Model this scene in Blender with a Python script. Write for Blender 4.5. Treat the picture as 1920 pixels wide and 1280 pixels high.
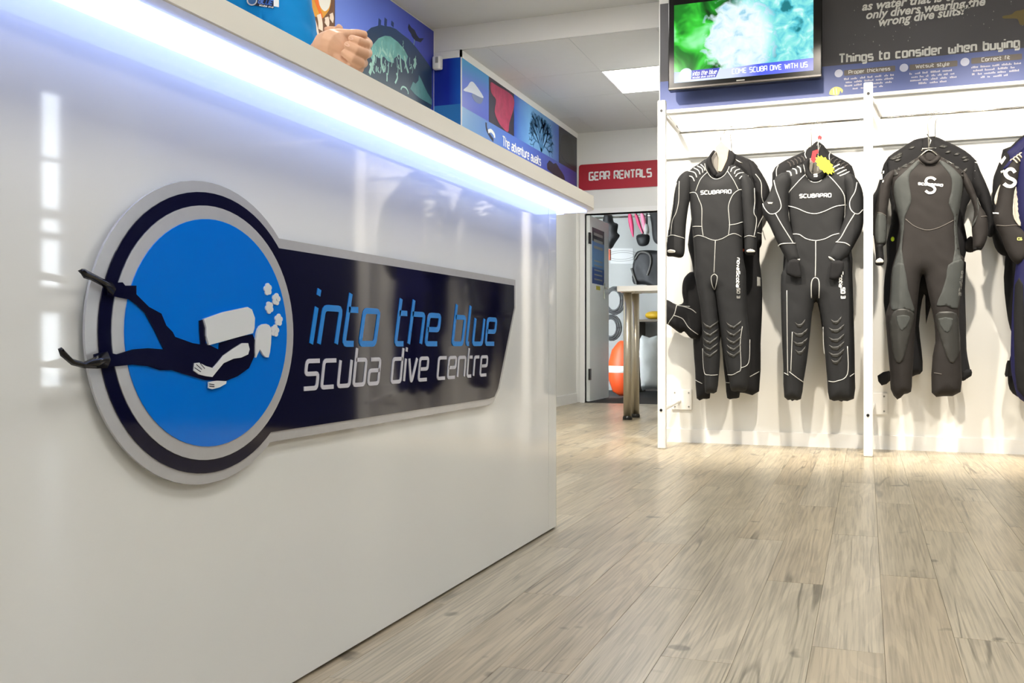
import bpy, bmesh, math, random
import numpy as np
from mathutils import Vector, Matrix, noise
from mathutils.geometry import delaunay_2d_cdt
from mathutils.bvhtree import BVHTree

for o in list(bpy.data.objects):
    bpy.data.objects.remove(o)
SC = bpy.context.scene
COL = SC.collection
random.seed(7)

# ------------------------------------------------------------------ camera, world, exposure
FPX = 1808.0                       # focal length in pixels of a 1920 wide frame
YAW = math.radians(20.2)
EYE = 0.65
cam_d = bpy.data.cameras.new('camera')
cam = bpy.data.objects.new('camera', cam_d)
COL.objects.link(cam)
cam.location = (0, 0, EYE)
cam.rotation_euler = (math.radians(90), 0, YAW)
cam_d.sensor_width = 36
cam_d.lens = 36 * FPX / 1920
cam_d.clip_start = 0.02
SC.camera = cam

world = bpy.data.worlds.new('world')
SC.world = world
world.use_nodes = True
world.node_tree.nodes['Background'].inputs[0].default_value = (0.85, 0.93, 1.0, 1)
world.node_tree.nodes['Background'].inputs[1].default_value = 24.0

SC.view_settings.view_transform = 'Standard'
SC.view_settings.look = 'None'
SC.view_settings.gamma = 1
SC.view_settings.use_curve_mapping = False
SC.view_settings.exposure = 0.1

PANEL_E = 22.0       # ceiling light panels
SPOT_W = 280.0       # track spotlights, watts
LED_E = 1.0         # counter light strip

CS, SN = math.cos(YAW), math.sin(YAW)
def ray(px, py):
    rx = (px - 960) / FPX
    rz = -(py - 640.5) / FPX
    return Vector((rx * CS - SN, rx * SN + CS, rz))
def at_X(px, py, X):
    d = ray(px, py); t = X / d.x
    return Vector((X, d.y * t, EYE + d.z * t))
def at_Y(px, py, Y):
    d = ray(px, py); t = Y / d.y
    return Vector((d.x * t, Y, EYE + d.z * t))
def at_Z(px, py, Z):
    d = ray(px, py); t = (Z - EYE) / d.z
    return Vector((d.x * t, d.y * t, Z))
def at_t(px, py, t):
    d = ray(px, py)
    return Vector((d.x * t, d.y * t, EYE + d.z * t))
def proj(p):
    fw = -p[0] * SN + p[1] * CS
    r = p[0] * CS + p[1] * SN
    if fw < 0.05: return None
    return 960 + FPX * r / fw, 640.5 - FPX * (p[2] - EYE) / fw

# ------------------------------------------------------------------ materials
def lin(c):
    return tuple(((v / 255) / 12.92 if v / 255 <= 0.04045 else ((v / 255 + 0.055) / 1.055) ** 2.4) for v in c)
MATS = {}
def mat(name, rgb, rough=0.5, metal=0.0, spec=0.5, coat=0.0, emit=None, estr=0.0, var=0.0, vscale=8.0, bump=0.0, bscale=200.0, trans=0.0, stretch=None):
    """procedural material: base colour with noise variation and a fine bump; rgb in sRGB 0-255"""
    if name in MATS: return MATS[name]
    m = bpy.data.materials.new(name); m.use_nodes = True
    nt = m.node_tree; N = nt.nodes; L = nt.links
    b = N['Principled BSDF']
    col = lin(rgb)
    b.inputs['Base Color'].default_value = (*col, 1)
    b.inputs['Roughness'].default_value = rough
    b.inputs['Metallic'].default_value = metal
    b.inputs['Specular IOR Level'].default_value = spec
    b.inputs['Coat Weight'].default_value = coat
    b.inputs['Coat Roughness'].default_value = 0.03
    b.inputs['Transmission Weight'].default_value = trans
    if emit is not None:
        b.inputs['Emission Color'].default_value = (*emit, 1)
        b.inputs['Emission Strength'].default_value = estr
    if var or bump:
        tc = N.new('ShaderNodeTexCoord')
        src = tc.outputs['Object']
        if stretch:
            mp = N.new('ShaderNodeMapping'); mp.inputs['Scale'].default_value = stretch
            L.new(src, mp.inputs[0]); src = mp.outputs[0]
    if var:
        n = N.new('ShaderNodeTexNoise'); n.inputs['Scale'].default_value = vscale; n.inputs['Detail'].default_value = 5
        L.new(src, n.inputs['Vector'])
        mx = N.new('ShaderNodeMix'); mx.data_type = 'RGBA'
        mx.inputs[6].default_value = (*[v * (1 - var) for v in col], 1)
        mx.inputs[7].default_value = (*[min(1, v * (1 + var)) for v in col], 1)
        L.new(n.outputs[0], mx.inputs[0]); L.new(mx.outputs[2], b.inputs['Base Color'])
    if bump:
        n2 = N.new('ShaderNodeTexNoise'); n2.inputs['Scale'].default_value = bscale
        L.new(src, n2.inputs['Vector'])
        bp = N.new('ShaderNodeBump'); bp.inputs['Strength'].default_value = bump; bp.inputs['Distance'].default_value = 0.002
        L.new(n2.outputs[0], bp.inputs['Height']); L.new(bp.outputs[0], b.inputs['Normal'])
    MATS[name] = m
    return m

def gradient_mat(name, axis, a, b, stops, rough=0.35, noise_amt=0.0, nscale=6.0, emit=0.0):
    """printed sheet: colours ramp along world axis from a to b; stops [(pos,(r,g,b))]"""
    m = bpy.data.materials.new(name); m.use_nodes = True
    nt = m.node_tree; N = nt.nodes; L = nt.links
    g = N.new('ShaderNodeNewGeometry'); sp = N.new('ShaderNodeSeparateXYZ')
    L.new(g.outputs['Position'], sp.inputs[0])
    mr = N.new('ShaderNodeMapRange'); mr.inputs[1].default_value = a; mr.inputs[2].default_value = b
    L.new(sp.outputs['XYZ'.index(axis)], mr.inputs[0])
    src = mr.outputs[0]
    if noise_amt:
        n = N.new('ShaderNodeTexNoise'); n.inputs['Scale'].default_value = nscale; n.inputs['Detail'].default_value = 6
        L.new(g.outputs['Position'], n.inputs['Vector'])
        ma = N.new('ShaderNodeMath'); ma.operation = 'MULTIPLY_ADD'; ma.inputs[1].default_value = noise_amt; ma.inputs[2].default_value = -noise_amt / 2
        L.new(n.outputs[0], ma.inputs[0])
        ad = N.new('ShaderNodeMath'); ad.operation = 'ADD'
        L.new(src, ad.inputs[0]); L.new(ma.outputs[0], ad.inputs[1]); src = ad.outputs[0]
    cr = N.new('ShaderNodeValToRGB')
    e = cr.color_ramp.elements
    while len(e) < len(stops): e.new(0.5)
    for el, (p, c) in zip(e, stops):
        el.position = p; el.color = (*lin(c), 1)
    L.new(src, cr.inputs[0])
    bs = N['Principled BSDF']; bs.inputs['Roughness'].default_value = rough
    L.new(cr.outputs[0], bs.inputs['Base Color'])
    if emit:
        L.remove(bs.inputs['Base Color'].links[0]); bs.inputs['Base Color'].default_value = (0, 0, 0, 1)
        L.new(cr.outputs[0], bs.inputs['Emission Color']); bs.inputs['Emission Strength'].default_value = emit
    return m

WHITE = mat('white_wall_paint', (232, 232, 228), 0.55, bump=0.05, bscale=150)
CEIL = mat('ceiling_paint', (205, 206, 204), 0.8, var=0.02)
GLOSSW = mat('gloss_white_panel', (224, 225, 222), 0.04)
TOPW = mat('countertop_cream', (236, 233, 224), 0.35)
WPAINT = mat('white_gloss_paint', (240, 240, 238), 0.3)
SEAMD = mat('dark_joint', (40, 42, 50), 0.6)
SILVER = mat('brushed_silver_acrylic', (190, 190, 192), 0.25, metal=0.35, var=0.05, vscale=60)
NAVY = mat('navy_acrylic', (10, 11, 40), 0.05)
BLUE = mat('bright_blue_acrylic', (0, 112, 214), 0.08)
BLUET = mat('blue_lettering', (20, 128, 210), 0.2)
SILT = mat('silver_lettering', (196, 196, 204), 0.25)
PALE = mat('pale_grey_acrylic', (214, 218, 220), 0.2)
CLEAR = mat('frosted_backing', (214, 212, 212), 0.3)
FINB = mat('gloss_black_fin', (8, 8, 12), 0.18, spec=.3)
STEEL = mat('brushed_steel', (196, 190, 176), 0.28, metal=1.0, var=0.06, vscale=300, stretch=(1, 1, 0.02))
BLACKP = mat('black_plastic', (16, 16, 18), 0.35)
BEZEL = mat('gloss_black_bezel', (9, 9, 11), 0.2, spec=.35)
NEO = mat('black_neoprene', (30, 31, 33), 0.75, spec=0.3, var=0.15, vscale=14, bump=0.25, bscale=500)
NEOB = mat('charcoal_neoprene', (30, 31, 33), 0.75, spec=0.3, var=0.12, vscale=12, bump=0.25, bscale=500)
NEOK = mat('deep_black_neoprene', (22, 22, 24), 0.8, spec=0.25, var=0.15, vscale=12, bump=0.25, bscale=500)
NEOC = mat('warm_dark_neoprene', (34, 31, 30), 0.75, spec=0.3, var=0.12, vscale=12, bump=0.25, bscale=500)
NEOG = mat('grey_neoprene', (62, 65, 64), 0.75, spec=0.3, var=0.1, vscale=12, bump=0.25, bscale=500)
NEOM = mat('mid_grey_neoprene', (58, 58, 58), 0.7, spec=0.3, var=0.1, vscale=12, bump=0.25, bscale=500)
NAVYN = mat('navy_neoprene', (20, 20, 66), 0.7, spec=0.3, var=0.15, vscale=12, bump=0.25, bscale=500)
KNEE = mat('knee_rubber', (46, 46, 44), 0.45, spec=0.4)
SEAM = mat('seam_tape_grey', (172, 173, 170), 0.6)
SEAMW = mat('seam_tape_white', (186, 187, 184), 0.6)
SEAMK = mat('seam_tape_dim', (86, 82, 78), 0.6)
PRINTW = mat('white_print', (236, 236, 232), 0.5)
PRINTG = mat('grey_print', (150, 150, 146), 0.5)
LINING = mat('white_lining', (220, 220, 214), 0.7)
WIRE = mat('chrome_wire', (200, 198, 190), 0.2, metal=1.0)
CARD = mat('beige_hanger_card', (168, 152, 130), 0.6, var=0.2, vscale=30)
YEL = mat('yellow_tag', (238, 240, 40), 0.5)
REDT = mat('red_tag', (190, 24, 34), 0.5)
REDS = mat('red_sign', (172, 32, 46), 0.35)
SKIN = mat('skin', (214, 168, 138), 0.5, spec=0.4, var=0.08, vscale=40, bump=0.1, bscale=300)
NAIL = mat('nail', (226, 184, 162), 0.3)
SHIRT = mat('blue_shirt_fabric', (6, 128, 196), 0.8, spec=0.2, var=0.06, vscale=20, bump=0.2, bscale=600)

# ------------------------------------------------------------------ mesh helpers
def link(o, parent=None):
    COL.objects.link(o)
    if parent is not None: o.parent = parent
    return o
def tag(o, label=None, cat=None, group=None, kind=None):
    if label: o['label'] = label
    if cat: o['category'] = cat
    if group: o['group'] = group
    if kind: o['kind'] = kind
    return o
def empty(name, loc=(0, 0, 0)):
    o = bpy.data.objects.new(name, None); o.empty_display_size = 0.05
    link(o); o.location = loc
    return o
def mesh(name, vs, fs, m, parent=None, smooth=False):
    me = bpy.data.meshes.new(name)
    me.from_pydata([tuple(v) for v in vs], [], fs)
    if smooth:
        me.polygons.foreach_set('use_smooth', [True] * len(me.polygons))
    me.materials.append(m)
    me.update()
    o = bpy.data.objects.new(name, me)
    link(o)
    if parent is not None:
        o.parent = parent
        if parent.type == 'EMPTY' or True:
            o.matrix_parent_inverse = Matrix.Translation(-world_loc(parent))
    return o
def world_loc(o):
    l = Vector(o.location)
    while o.parent is not None:
        l = l + o.matrix_parent_inverse.to_translation()
        o = o.parent
        l = l + Vector(o.location)
    return l
class MB:
    def __init__(s): s.v = []; s.f = []
    def add(s, vs, fs):
        k = len(s.v); s.v += [Vector(v) for v in vs]; s.f += [tuple(i + k for i in f) for f in fs]
        return s
    def box(s, x0, x1, y0, y1, z0, z1, b=0.0):
        if b <= 0:
            vs = [(x, y, z) for z in (z0, z1) for y in (y0, y1) for x in (x0, x1)]
            return s.add(vs, [(0, 2, 3, 1), (4, 5, 7, 6), (0, 1, 5, 4), (2, 6, 7, 3), (0, 4, 6, 2), (1, 3, 7, 5)])
        bm = bmesh.new(); bmesh.ops.create_cube(bm, size=1)
        for v in bm.verts:
            v.co = Vector((x0 if v.co.x < 0 else x1, y0 if v.co.y < 0 else y1, z0 if v.co.z < 0 else z1))
        bmesh.ops.bevel(bm, geom=list(bm.edges), offset=b, segments=2, profile=0.5, affect='EDGES')
        bm.verts.ensure_lookup_table()
        s.add([v.co.copy() for v in bm.verts], [tuple(v.index for v in f.verts) for f in bm.faces])
        bm.free(); return s
    def tube(s, pts, rad, n=10, cap=True, ell=None):
        pts = [Vector(p) for p in pts]
        if not hasattr(rad, '__len__'): rad = [rad] * len(pts)
        k = len(s.v); up = None
        for i, p in enumerate(pts):
            d = (pts[min(i + 1, len(pts) - 1)] - pts[max(i - 1, 0)])
            d = d.normalized() if d.length > 1e-9 else Vector((0, 0, 1))
            if up is None:
                up = Vector((0, 0, 1)) if abs(d.z) < 0.9 else Vector((0, 1, 0))
            a = (up - d * up.dot(d)).normalized(); up = a
            b = d.cross(a)
            for j in range(n):
                q = 2 * math.pi * j / n
                s.v.append(p + (a * math.cos(q) + b * math.sin(q)) * rad[i])
        for i in range(len(pts) - 1):
            for j in range(n):
                s.f.append((k + i * n + j, k + i * n + (j + 1) % n, k + (i + 1) * n + (j + 1) % n, k + (i + 1) * n + j))
        if cap:
            s.f.append(tuple(k + j for j in reversed(range(n))))
            e = k + (len(pts) - 1) * n
            s.f.append(tuple(e + j for j in range(n)))
        return s
    def capsule(s, pts, rad, n=14):
        """round ended tapered tube"""
        pts = [Vector(p) for p in pts]
        if not hasattr(rad, '__len__'): rad = [rad] * len(pts)
        d0 = (pts[0] - pts[1]).normalized(); d1 = (pts[-1] - pts[-2]).normalized()
        P = []; R = []
        for q in (0.98, 0.8, 0.5):
            P.append(pts[0] + d0 * rad[0] * q); R.append(rad[0] * math.sqrt(1 - q * q))
        P += pts; R += list(rad)
        for q in (0.5, 0.8, 0.98):
            P.append(pts[-1] + d1 * rad[-1] * q); R.append(rad[-1] * math.sqrt(1 - q * q))
        return s.tube(P, R, n)
    def lathe(s, c, prof, n=24):
        k = len(s.v); c = Vector(c)
        for r, z in prof:
            for j in range(n):
                q = 2 * math.pi * j / n
                s.v.append(c + Vector((r * math.cos(q), r * math.sin(q), z)))
        for i in range(len(prof) - 1):
            for j in range(n):
                s.f.append((k + i * n + j, k + i * n + (j + 1) % n, k + (i + 1) * n + (j + 1) % n, k + (i + 1) * n + j))
        s.f.append(tuple(k + j for j in reversed(range(n))))
        e = k + (len(prof) - 1) * n
        s.f.append(tuple(e + j for j in range(n)))
        return s
    def ellipsoid(s, c, r, n=16, m=10):
        k = len(s.v); c = Vector(c)
        for i in range(m + 1):
            a = math.pi * i / m
            for j in range(n):
                q = 2 * math.pi * j / n
                s.v.append(c + Vector((r[0] * math.sin(a) * math.cos(q), r[1] * math.sin(a) * math.sin(q), r[2] * math.cos(a))))
        for i in range(m):
            for j in range(n):
                s.f.append((k + i * n + j, k + (i + 1) * n + j, k + (i + 1) * n + (j + 1) % n, k + i * n + (j + 1) % n))
        return s
    def prism(s, poly, fr, h0, h1):
        """polygon poly (u,v) on frame fr, extruded from height h0 to h1 along the frame normal"""
        n = len(poly)
        area = sum(poly[i][0] * poly[(i + 1) % n][1] - poly[(i + 1) % n][0] * poly[i][1] for i in range(n))
        if area < 0: poly = poly[::-1]
        tri = [(0, 1, 2)]
        from mathutils.geometry import tessellate_polygon
        tri = tessellate_polygon([[Vector((p[0], p[1], 0)) for p in poly]])
        k = len(s.v)
        for h in (h0, h1):
            for p in poly: s.v.append(fr(p[0], p[1], h))
        for t in tri:
            a, b, c = t
            ar = (poly[b][0] - poly[a][0]) * (poly[c][1] - poly[a][1]) - (poly[c][0] - poly[a][0]) * (poly[b][1] - poly[a][1])
            if ar < 0: a, c = c, a
            s.f.append((k + n + a, k + n + b, k + n + c))
            s.f.append((k + c, k + b, k + a))
        for i in range(n):
            j = (i + 1) % n
            s.f.append((k + i, k + j, k + n + j, k + n + i))
        return s
    def build(s, name, m, parent=None, smooth=False):
        return mesh(name, s.v, s.f, m, parent, smooth)
def box(name, x0, x1, y0, y1, z0, z1, m, parent=None, b=0.0):
    return MB().box(x0, x1, y0, y1, z0, z1, b).build(name, m, parent)

def frame(o, R, U, N):
    o, R, U, N = Vector(o), Vector(R), Vector(U), Vector(N)
    return lambda u, v, h=0.0: o + R * u + U * v + N * h
def frX(X): return frame((X, 0, 0), (0, 1, 0), (0, 0, 1), (1, 0, 0))     # wall facing +X : u = Y, v = Z
def frY(Y): return frame((0, Y, 0), (1, 0, 0), (0, 0, 1), (0, -1, 0))    # wall facing -Y : u = X, v = Z
def pX(pts, X, zx=None):
    """photo points to (Y, Z) on the plane X"""
    r = []
    for p in pts:
        if zx: p = zx(*p)
        q = at_X(p[0], p[1], X); r.append((q.y, q.z))
    return r
def pY(pts, Y, zx=None):
    r = []
    for p in pts:
        if zx: p = zx(*p)
        q = at_Y(p[0], p[1], Y); r.append((q.x, q.z))
    return r
def smooth_poly(pts, closed=True, k=4):
    """Catmull-Rom through the points"""
    n = len(pts); out = []
    rng = range(n) if closed else range(n - 1)
    for i in rng:
        if closed: a, b, c, d = pts[i - 1], pts[i], pts[(i + 1) % n], pts[(i + 2) % n]
        else: a, b, c, d = pts[max(i - 1, 0)], pts[i], pts[i + 1], pts[min(i + 2, n - 1)]
        for j in range(k):
            t = j / k
            out.append(tuple(0.5 * (2 * b[q] + (c[q] - a[q]) * t + (2 * a[q] - 5 * b[q] + 4 * c[q] - d[q]) * t * t + (3 * b[q] - a[q] - 3 * c[q] + d[q]) * t ** 3) for q in range(len(b))))
    if not closed: out.append(tuple(pts[-1]))
    return out
def ellipse(cu, cv, ru, rv, n=72):
    return [(cu + ru * math.cos(2 * math.pi * i / n), cv + rv * math.sin(2 * math.pi * i / n)) for i in range(n)]
def rrect(u0, u1, v0, v1, r, n=5):
    out = []
    for cu, cv, a0 in ((u1 - r, v1 - r, 0), (u0 + r, v1 - r, 90), (u0 + r, v0 + r, 180), (u1 - r, v0 + r, 270)):
        for i in range(n + 1):
            a = math.radians(a0 + 90 * i / n)
            out.append((cu + r * math.cos(a), cv + r * math.sin(a)))
    return out
def ribbon(mb, pts, w, fr, h0, h1):
    """flat stroke of width w along pts (u,v)"""
    pts = [Vector((p[0], p[1])) for p in pts]
    n = len(pts); L = []; Rr = []
    closed = (pts[0] - pts[-1]).length < 1e-6
    for i in range(n):
        if closed and i in (0, n - 1): d0 = (pts[-1] - pts[-2]); d1 = (pts[1] - pts[0])
        else:
            d0 = pts[i] - pts[i - 1] if i > 0 else pts[1] - pts[0]
            d1 = pts[i + 1] - pts[i] if i < n - 1 else d0
        d0 = d0.normalized(); d1 = d1.normalized()
        n0 = Vector((-d0.y, d0.x)); n1 = Vector((-d1.y, d1.x))
        m = n0 + n1
        m = m.normalized() if m.length > 1e-6 else n0
        k = w / 2 / max(0.4, m.dot(n0))
        L.append(pts[i] + m * k); Rr.append(pts[i] - m * k)
    b = len(mb.v)
    for i in range(n):
        for q, h in ((L[i], h0), (Rr[i], h0), (L[i], h1), (Rr[i], h1)):
            mb.v.append(fr(q.x, q.y, h))
    for i in range(n - 1):
        a = b + 4 * i; c = a + 4
        mb.f += [(a + 3, c + 3, c + 2, a + 2), (a + 2, c + 2, c, a), (a + 1, c + 1, c + 3, a + 3)]
    mb.f += [(b, b + 1, b + 3, b + 2), (b + 4 * n - 4, b + 4 * n - 2, b + 4 * n - 1, b + 4 * n - 3)]

# ------------------------------------------------------------------ squared stroke lettering
H_ = 0.68; W_ = 0.56
G = {
 'a': [[(0.04, H_), (W_, H_), (W_, 0), (0, 0), (0, .37), (W_, .37)]],
 'b': [[(0, 1), (0, 0), (W_, 0), (W_, H_), (0, H_)]],
 'c': [[(W_, H_), (0, H_), (0, 0), (W_, 0)]],
 'd': [[(W_, 1), (W_, 0), (0, 0), (0, H_), (W_, H_)]],
 'e': [[(W_, 0), (0, 0), (0, H_), (W_, H_), (W_, .34), (0, .34)]],
 'f': [[(.4, 1), (.12, 1), (.12, 0)], [(0, H_), (.36, H_)]],
 'g': [[(W_, 0), (0, 0), (0, H_), (W_, H_), (W_, -.28), (.05, -.28)]],
 'h': [[(0, 1), (0, 0)], [(0, H_), (W_, H_), (W_, 0)]],
 'i': [[(0, H_), (0, 0)], [(0, .9), (0, 1.02)]],
 'k': [[(0, 1), (0, 0)], [(W_, H_), (.06, .34), (W_, 0)]],
 'l': [[(0, 1), (0, 0), (.14, 0)]],
 'm': [[(0, 0), (0, H_), (.8, H_), (.8, 0)], [(.4, H_), (.4, 0)]],
 'n': [[(0, 0), (0, H_), (W_, H_), (W_, 0)]],
 'o': [[(0.2, 0), (0, 0), (0, H_), (W_, H_), (W_, 0), (0.2, 0)]],
 'p': [[(0, -.28), (0, H_), (W_, H_), (W_, 0), (0, 0)]],
 'r': [[(0, 0), (0, H_), (.38, H_)]],
 's': [[(W_, H_), (0, H_), (0, .36), (W_, .36), (W_, 0), (0, 0)]],
 't': [[(0.02, 1), (0.02, 0), (.36, 0)], [(0.02, H_), (.36, H_)]],
 'u': [[(0, H_), (0, 0), (W_, 0), (W_, H_)]],
 'v': [[(0, H_), (.22, 0), (.3, 0), (W_ - .04, H_)]],
 'w': [[(0, H_), (0, 0), (.8, 0), (.8, H_)], [(.4, 0), (.4, .5)]],
 'y': [[(0, H_), (0, 0), (W_, 0)], [(W_, H_), (W_, -.28), (.05, -.28)]],
 'A': [[(0, 0), (0, 1), (.7, 1), (.7, 0)], [(0, .42), (.7, .42)]],
 'B': [[(0.3, 0), (0, 0), (0, 1), (.66, 1), (.66, .52), (.1, .52)], [(.3, 0), (.7, 0), (.7, .52)]],
 'C': [[(.7, 1), (0, 1), (0, 0), (.7, 0)]],
 'D': [[(0.3, 0), (0, 0), (0, 1), (.7, 1), (.7, 0), (.3, 0)]],
 'E': [[(.7, 1), (0, 1), (0, 0), (.7, 0)], [(0, .5), (.6, .5)]],
 'F': [[(.7, 1), (0, 1), (0, 0)], [(0, .5), (.6, .5)]],
 'G': [[(.7, 1), (0, 1), (0, 0), (.7, 0), (.7, .46), (.36, .46)]],
 'H': [[(0, 0), (0, 1)], [(.7, 0), (.7, 1)], [(0, .5), (.7, .5)]],
 'I': [[(0, 0), (0, 1)]],
 'L': [[(0, 1), (0, 0), (.66, 0)]],
 'M': [[(0, 0), (0, 1), (.45, .4), (.9, 1), (.9, 0)]],
 'N': [[(0, 0), (0, 1), (.7, 0), (.7, 1)]],
 'O': [[(0.3, 0), (0, 0), (0, 1), (.7, 1), (.7, 0), (.3, 0)]],
 'P': [[(0, 0), (0, 1), (.7, 1), (.7, .4), (0, .4)]],
 'R': [[(0, 0), (0, 1), (.7, 1), (.7, .42), (0, .42)], [(.4, .42), (.7, 0)]],
 'S': [[(.7, 1), (0, 1), (0, .52), (.7, .52), (.7, 0), (0, 0)]],
 'T': [[(0, 1), (.74, 1)], [(.37, 1), (.37, 0)]],
 'U': [[(0, 1), (0, 0), (.7, 0), (.7, 1)]],
 'V': [[(0, 1), (.35, 0), (.7, 1)]],
 'W': [[(0, 1), (.24, 0), (.5, .8), (.76, 0), (1, 1)]],
 'X': [[(0, 0), (.7, 1)], [(0, 1), (.7, 0)]],
 '3': [[(0, 1), (.7, 1), (.7, 0), (0, 0)], [(.1, .5), (.7, .5)]],
}
def rounded(pts, r):
    if r <= 0 or len(pts) < 3: return pts
    closed = pts[0] == pts[-1]
    out = [pts[0]]
    for i in range(1, len(pts) - 1):
        a, b, c = (Vector(q) for q in (pts[i - 1], pts[i], pts[i + 1]))
        ra = min(r, (a - b).length * 0.45); rc = min(r, (c - b).length * 0.45)
        p0 = b + (a - b).normalized() * ra; p1 = b + (c - b).normalized() * rc
        for t in (0, .33, .67, 1):
            out.append(tuple(p0 * (1 - t) ** 2 + b * 2 * t * (1 - t) + p1 * t * t))
    out.append(pts[-1])
    return out
def letter_width(ch):
    if ch == ' ': return 0.34
    return max(p[0] for s in G[ch] for p in s)
def strokes(text, fr, p0, p1, height, sw, h0=0.0, h1=0.001, shear=0.0, gap=0.26, r=0.14, height1=None, mb=None, spacew=None):
    """lettering from baseline point p0 to p1 (u,v on frame fr)"""
    if mb is None: mb = MB()
    tot = sum(letter_width(c) + gap for c in text) - gap
    p0 = Vector(p0); p1 = Vector(p1)
    d = (p1 - p0); Lg = d.length; d.normalize()
    up = Vector((-d.y, d.x))
    x = 0.0
    for ch in text:
        w = letter_width(ch)
        if ch != ' ':
            for s in G[ch]:
                pts = rounded([tuple(q) for q in s], r)
                out = []
                for q in pts:
                    k = (x + q[0]) / tot
                    hh = height if height1 is None else height + (height1 - height) * k
                    P = p0 + d * (k * Lg + shear * q[1] * hh) + up * (q[1] * hh)
                    out.append((P.x, P.y))
                ribbon(mb, out, sw, fr, h0, h1)
        x += w + gap
    return mb
def font_text(text, fr, p0, p1, h, m, name, parent, shear=0.0, bold=0.0, width_fit=True, up=None):
    """default typeface, fitted between baseline points p0 and p1"""
    cu = bpy.data.curves.new('tmp_text', 'FONT'); cu.body = text; cu.shear = shear; cu.offset = bold
    cu.resolution_u = 3
    ob = bpy.data.objects.new('tmp_text', cu); COL.objects.link(ob)
    bpy.context.view_layer.update()
    dg = bpy.context.evaluated_depsgraph_get()
    me = bpy.data.meshes.new_from_object(ob.evaluated_get(dg))
    bpy.data.objects.remove(ob); bpy.data.curves.remove(cu)
    xs = [v.co.x for v in me.vertices]; x0, x1 = min(xs), max(xs)
    p0 = Vector(p0); p1 = Vector(p1); d = p1 - p0; Lg = d.length; d.normalize()
    upv = Vector((-d.y, d.x))
    vs = []
    for v in me.vertices:
        P = p0 + d * ((v.co.x - x0) / (x1 - x0) * Lg) + upv * (v.co.y * h)
        vs.append(fr(P.x, P.y, 0.0022))
    fs = [tuple(p.vertices) for p in me.polygons]
    # make sure that the faces look along the frame normal
    nrm = fr(0, 0, 1) - fr(0, 0, 0)
    a = (vs[fs[0][1]] - vs[fs[0][0]]).cross(vs[fs[0][2]] - vs[fs[0][0]])
    if a.dot(nrm) < 0: fs = [f[::-1] for f in fs]
    bpy.data.meshes.remove(me)
    return mesh(name, vs, fs, m, parent)

# ================================================================== THE ROOM
XC = -1.015          # counter front plane
YW = 6.23            # wetsuit wall
XL, XN = -2.91, -3.14  # far / near left wall
YS = 6.77            # ceiling step
YD = 9.90            # wall with the doorway
ZC, ZF = 3.055, 2.87   # near / far ceiling
XE = -1.27           # left end of the wetsuit wall
XR = 3.9             # right wall
def S(o): o['kind'] = 'structure'; return o

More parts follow.
